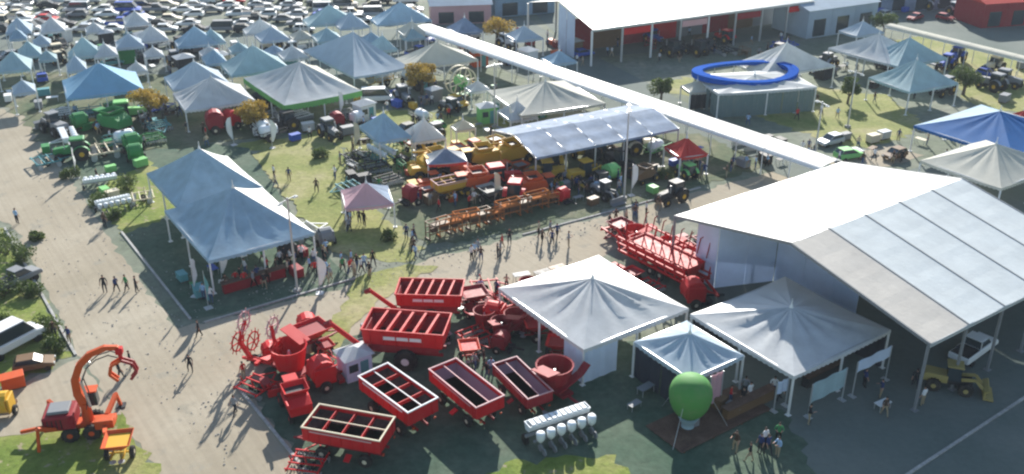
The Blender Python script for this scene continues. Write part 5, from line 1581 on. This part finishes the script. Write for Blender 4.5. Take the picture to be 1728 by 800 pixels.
# car park at the back
CC = ["white", "silver", "grey", "black", "black", "red", "white", "silver", "silver", "grey", "white", "white", "cream", "blue", "silver", "grey"]
ORD = ["first", "second", "third", "fourth", "fifth", "sixth", "seventh", "eighth", "ninth", "tenth"]
NTH = ORD + ["eleventh", "twelfth", "thirteenth", "fourteenth", "fifteenth", "sixteenth", "seventeenth", "eighteenth", "nineteenth", "twentieth"]
row_y = [54, 45, 37, 29, 21, 13, 6, 0]
for r_i, ry in enumerate(row_y):
    x = -20 + rnd.uniform(0, 20); k = 0
    end = 700 if ry < 40 else 520 if ry < 55 else 300
    while x < end:
        k_ = rnd.choice(["hatch", "sedan", "hatch", "pickup", "sedan", "van"]) if rnd.random() < .9 else None
        if k_:
            c = rnd.choice(CC); p = P(x, ry)
            blocked = any((p.x - q.x) ** 2 + (p.y - q.y) ** 2 < 30 for q in TENTC) if False else False
            put(k_, x, ry, c, 4 + rnd.uniform(-3, 3) + (180 if rnd.random() < .4 else 0), 1.0,
                "%s %s, %s from the avenue in the %s parking row" % (c, NOUN[k_], NTH[k], ORD[r_i]), "cars in the car park", check=(ry > 20))
        k += 1
        x += 46 + rnd.uniform(-4, 8) + (25 if rnd.random() < .08 else 0)

# ------------------------------------------------------------------ trees and bushes
p = P(255, 205); tree((p.x, p.y, 0), 4.6, 2.3, LEAFY, "golden yellow leafed tree by the green machines", "yellow leafed trees", 3)
p = P(432, 222); tree((p.x, p.y, 0), 4.0, 2.3, LEAFY, "golden yellow leafed tree under the creased white tent's right end", "yellow leafed trees", 4)
p = P(712, 160); tree((p.x, p.y, 0), 4.4, 2.2, LEAFY, "yellow leafed tree below the cream edged tent", "yellow leafed trees", 5)
p = P(838, 74); tree((p.x, p.y, 0), 4.6, 2.6, LEAFY, "yellow leafed tree right of the walkway's far end", "yellow leafed trees", 6)
p = P(1115, 170); tree((p.x, p.y, 0), 3.2, 1.6, LEAFG, "small green tree against the walkway's middle", "green leafed trees", 8, 1600)
p = P(1430, 175); tree((p.x, p.y, 0), 3.6, 1.6, LEAFG, "small green tree on the lawn right of the blue ringed tent", "green leafed trees", 9, 1600)
p = P(1625, 160); tree((p.x, p.y, 0), 4.0, 2.4, LEAFG, "wide green tree on the lawn right of the teal grey tent", "green leafed trees", 10, 2000)
p = P(1490, 60); tree((p.x, p.y, 0), 4.0, 2.2, LEAFG, "dark green tree at the start of the cream walkway", "green leafed trees", 11, 2000)
for i, (px, py, w, h, l) in enumerate([(10, 430, 3.6, 2.2, "big green bush at the top of the left lawn"), (42, 440, 2.4, 1.5, "yellow green bush close to the avenue kerb"), (8, 500, 3.0, 1.8, "dark bush at the left edge behind the white van"), (52, 500, 2.2, 1.2, "low bush midway down the left lawn"),
        (78, 560, 2.2, 1.4, "round bush beside the white van's front"), (92, 590, 1.8, 1.1, "small bush at the lower end of the kerb"), (60, 405, 1.4, .8, "tiny bush by the avenue kerb's top"), (4, 560, 2.2, 1.4, "bush hidden behind the white van"),
        (170, 345, 2.4, 1.2, "green bush at the avenue beside the rear blue tent"), (195, 370, 1.8, 1.0, "small bush at the corner of the dark turf"), (215, 320, 2.6, 1.4, "wide bush left of the rear blue tent"), (540, 268, 2.0, 1.2, "yellow green bush on the middle lawn"),
        (120, 300, 2.0, 1.2, "dark bush at the avenue below the green tractor"), (660, 405, 1.8, 1.0, "low bush on the lawn below the pink gazebo"), (1120, 300, 2.0, 1.1, "green bush under the red gazebo")]):
    p = P(px, py); bush((p.x, p.y, 0), w, h, LEAFG, l, 40 + i, "bushes")

# ------------------------------------------------------------------ people
GP = "visitors walking in the fairground"
for (px, py, sh, po) in [(178, 494, "black", "stand"), (198, 494, "navy", "walk"), (215, 492, "green", "walk"), (231, 494, "black", "stand")]:
    person(px, py, "in the avenue's group of four", GP, sh, "dark", po)
person(337, 570, "alone before the blue tent", GP, "black", "black", "walk")
person(322, 628, "pushing on over the open avenue", GP, "black", "dark", "wide")
person(204, 640, "left of the pair by the orange crane", GP, "black", "dark", "walk"); person(222, 622, "right of the pair by the orange crane", GP, "black", "dark", "stand")
person(412, 640, "at the front lot's kerb corner", GP, "red", "khaki", "stand"); person(398, 700, "beside the front lot's kerb", GP, "grey", "dark", "walk")
person(30, 378, "at the left edge of the avenue", GP, "light blue", "dark", "stand"); person(165, 306, "by the avenue's small bushes", GP, "black", "black", "stand"); person(178, 385, "at the corner of the dark turf", GP, "dark brown", "dark", "stand")
person(345, 505, "at the blue tent's corner", GP, "light blue", "blue jeans", "stand"); person(357, 512, "in the blue tent's shade", GP, "white", "blue jeans", "stand")
def crowd(x0, y0, x1, y1, n, area, slope=0.0, **k):
    for i in range(n):
        for _ in range(20):
            px, py = rnd.uniform(x0, x1), rnd.uniform(y0, y1); py += slope * (px - x0)
            p = P(px, py)
            if all((p.x - x) ** 2 + (p.y - y) ** 2 > (r * .55 + .15) ** 2 for x, y, r in OCC): break
        OCC.append((p.x, p.y, .5))
        person(px, py, area, GP, **k)
crowd(365, 440, 560, 498, 30, "under the larger pale blue tent", -.1)
crowd(570, 440, 630, 480, 10, "right of the larger blue tent", -.2)
crowd(795, 418, 860, 446, 8, "behind the grain carts", -.1)
crowd(905, 398, 970, 424, 6, "on the street above the white tent", -.1)
crowd(685, 395, 705, 440, 6, "right of the pink gazebo")
crowd(570, 360, 625, 400, 9, "in front of the pink gazebo")
crowd(990, 380, 1110, 395, 8, "near the cultivator tines", -.25)
crowd(905, 320, 1050, 355, 26, "under the lilac pavilion", -.2)
crowd(1130, 268, 1190, 300, 8, "at the bright red gazebo")
crowd(1210, 290, 1330, 310, 6, "at the street's marquee end", -.2)
crowd(1350, 255, 1380, 275, 5, "at the near end of the walkway")
crowd(780, 480, 960, 500, 8, "among implements by the white tent", .1)
crowd(760, 600, 860, 660, 4, "between the front lot's wagons")
crowd(1235, 735, 1320, 780, 7, "in front of the timber deck", 0)
crowd(1180, 660, 1320, 700, 6, "inside the dark corner tent")
crowd(1330, 640, 1560, 720, 6, "near the marquee's open corner")
crowd(700, 320, 900, 370, 16, "among the orange machines", -.15)
crowd(430, 225, 700, 330, 12, "around the middle lawn")
crowd(100, 190, 420, 250, 20, "before the sky blue tent")
crowd(600, 150, 860, 240, 20, "before the hose reel")
crowd(1400, 230, 1600, 280, 10, "behind the marquee hall")
crowd(1200, 170, 1420, 215, 12, "before the blue ringed tent")
crowd(1400, 110, 1620, 175, 14, "around the teal grey tent")
crowd(870, 60, 1330, 115, 26, "before the white roofed hall")
crowd(0, 90, 500, 130, 18, "among the rear tents")
crowd(60, 560, 130, 620, 2, "by the kerb near the white van")

# ------------------------------------------------------------------ air
def haze():
    m = bpy.data.materials.new("haze_air"); m.use_nodes = True
    nt = m.node_tree; nt.nodes.clear()
    pv = nt.nodes.new("ShaderNodeVolumePrincipled"); pv.inputs["Density"].default_value = HAZE
    pv.inputs["Color"].default_value = (0.72, 0.82, 0.95, 1); pv.inputs["Anisotropy"].default_value = 0.2
    out = nt.nodes.new("ShaderNodeOutputMaterial"); nt.links.new(pv.outputs[0], out.inputs["Volume"])
    b = MB(); b.box((0, 1995, 22.5), (5200, 5100, 47)); o = b.part("haze", m); o["kind"] = "stuff"
HAZE = 0.0002
haze()
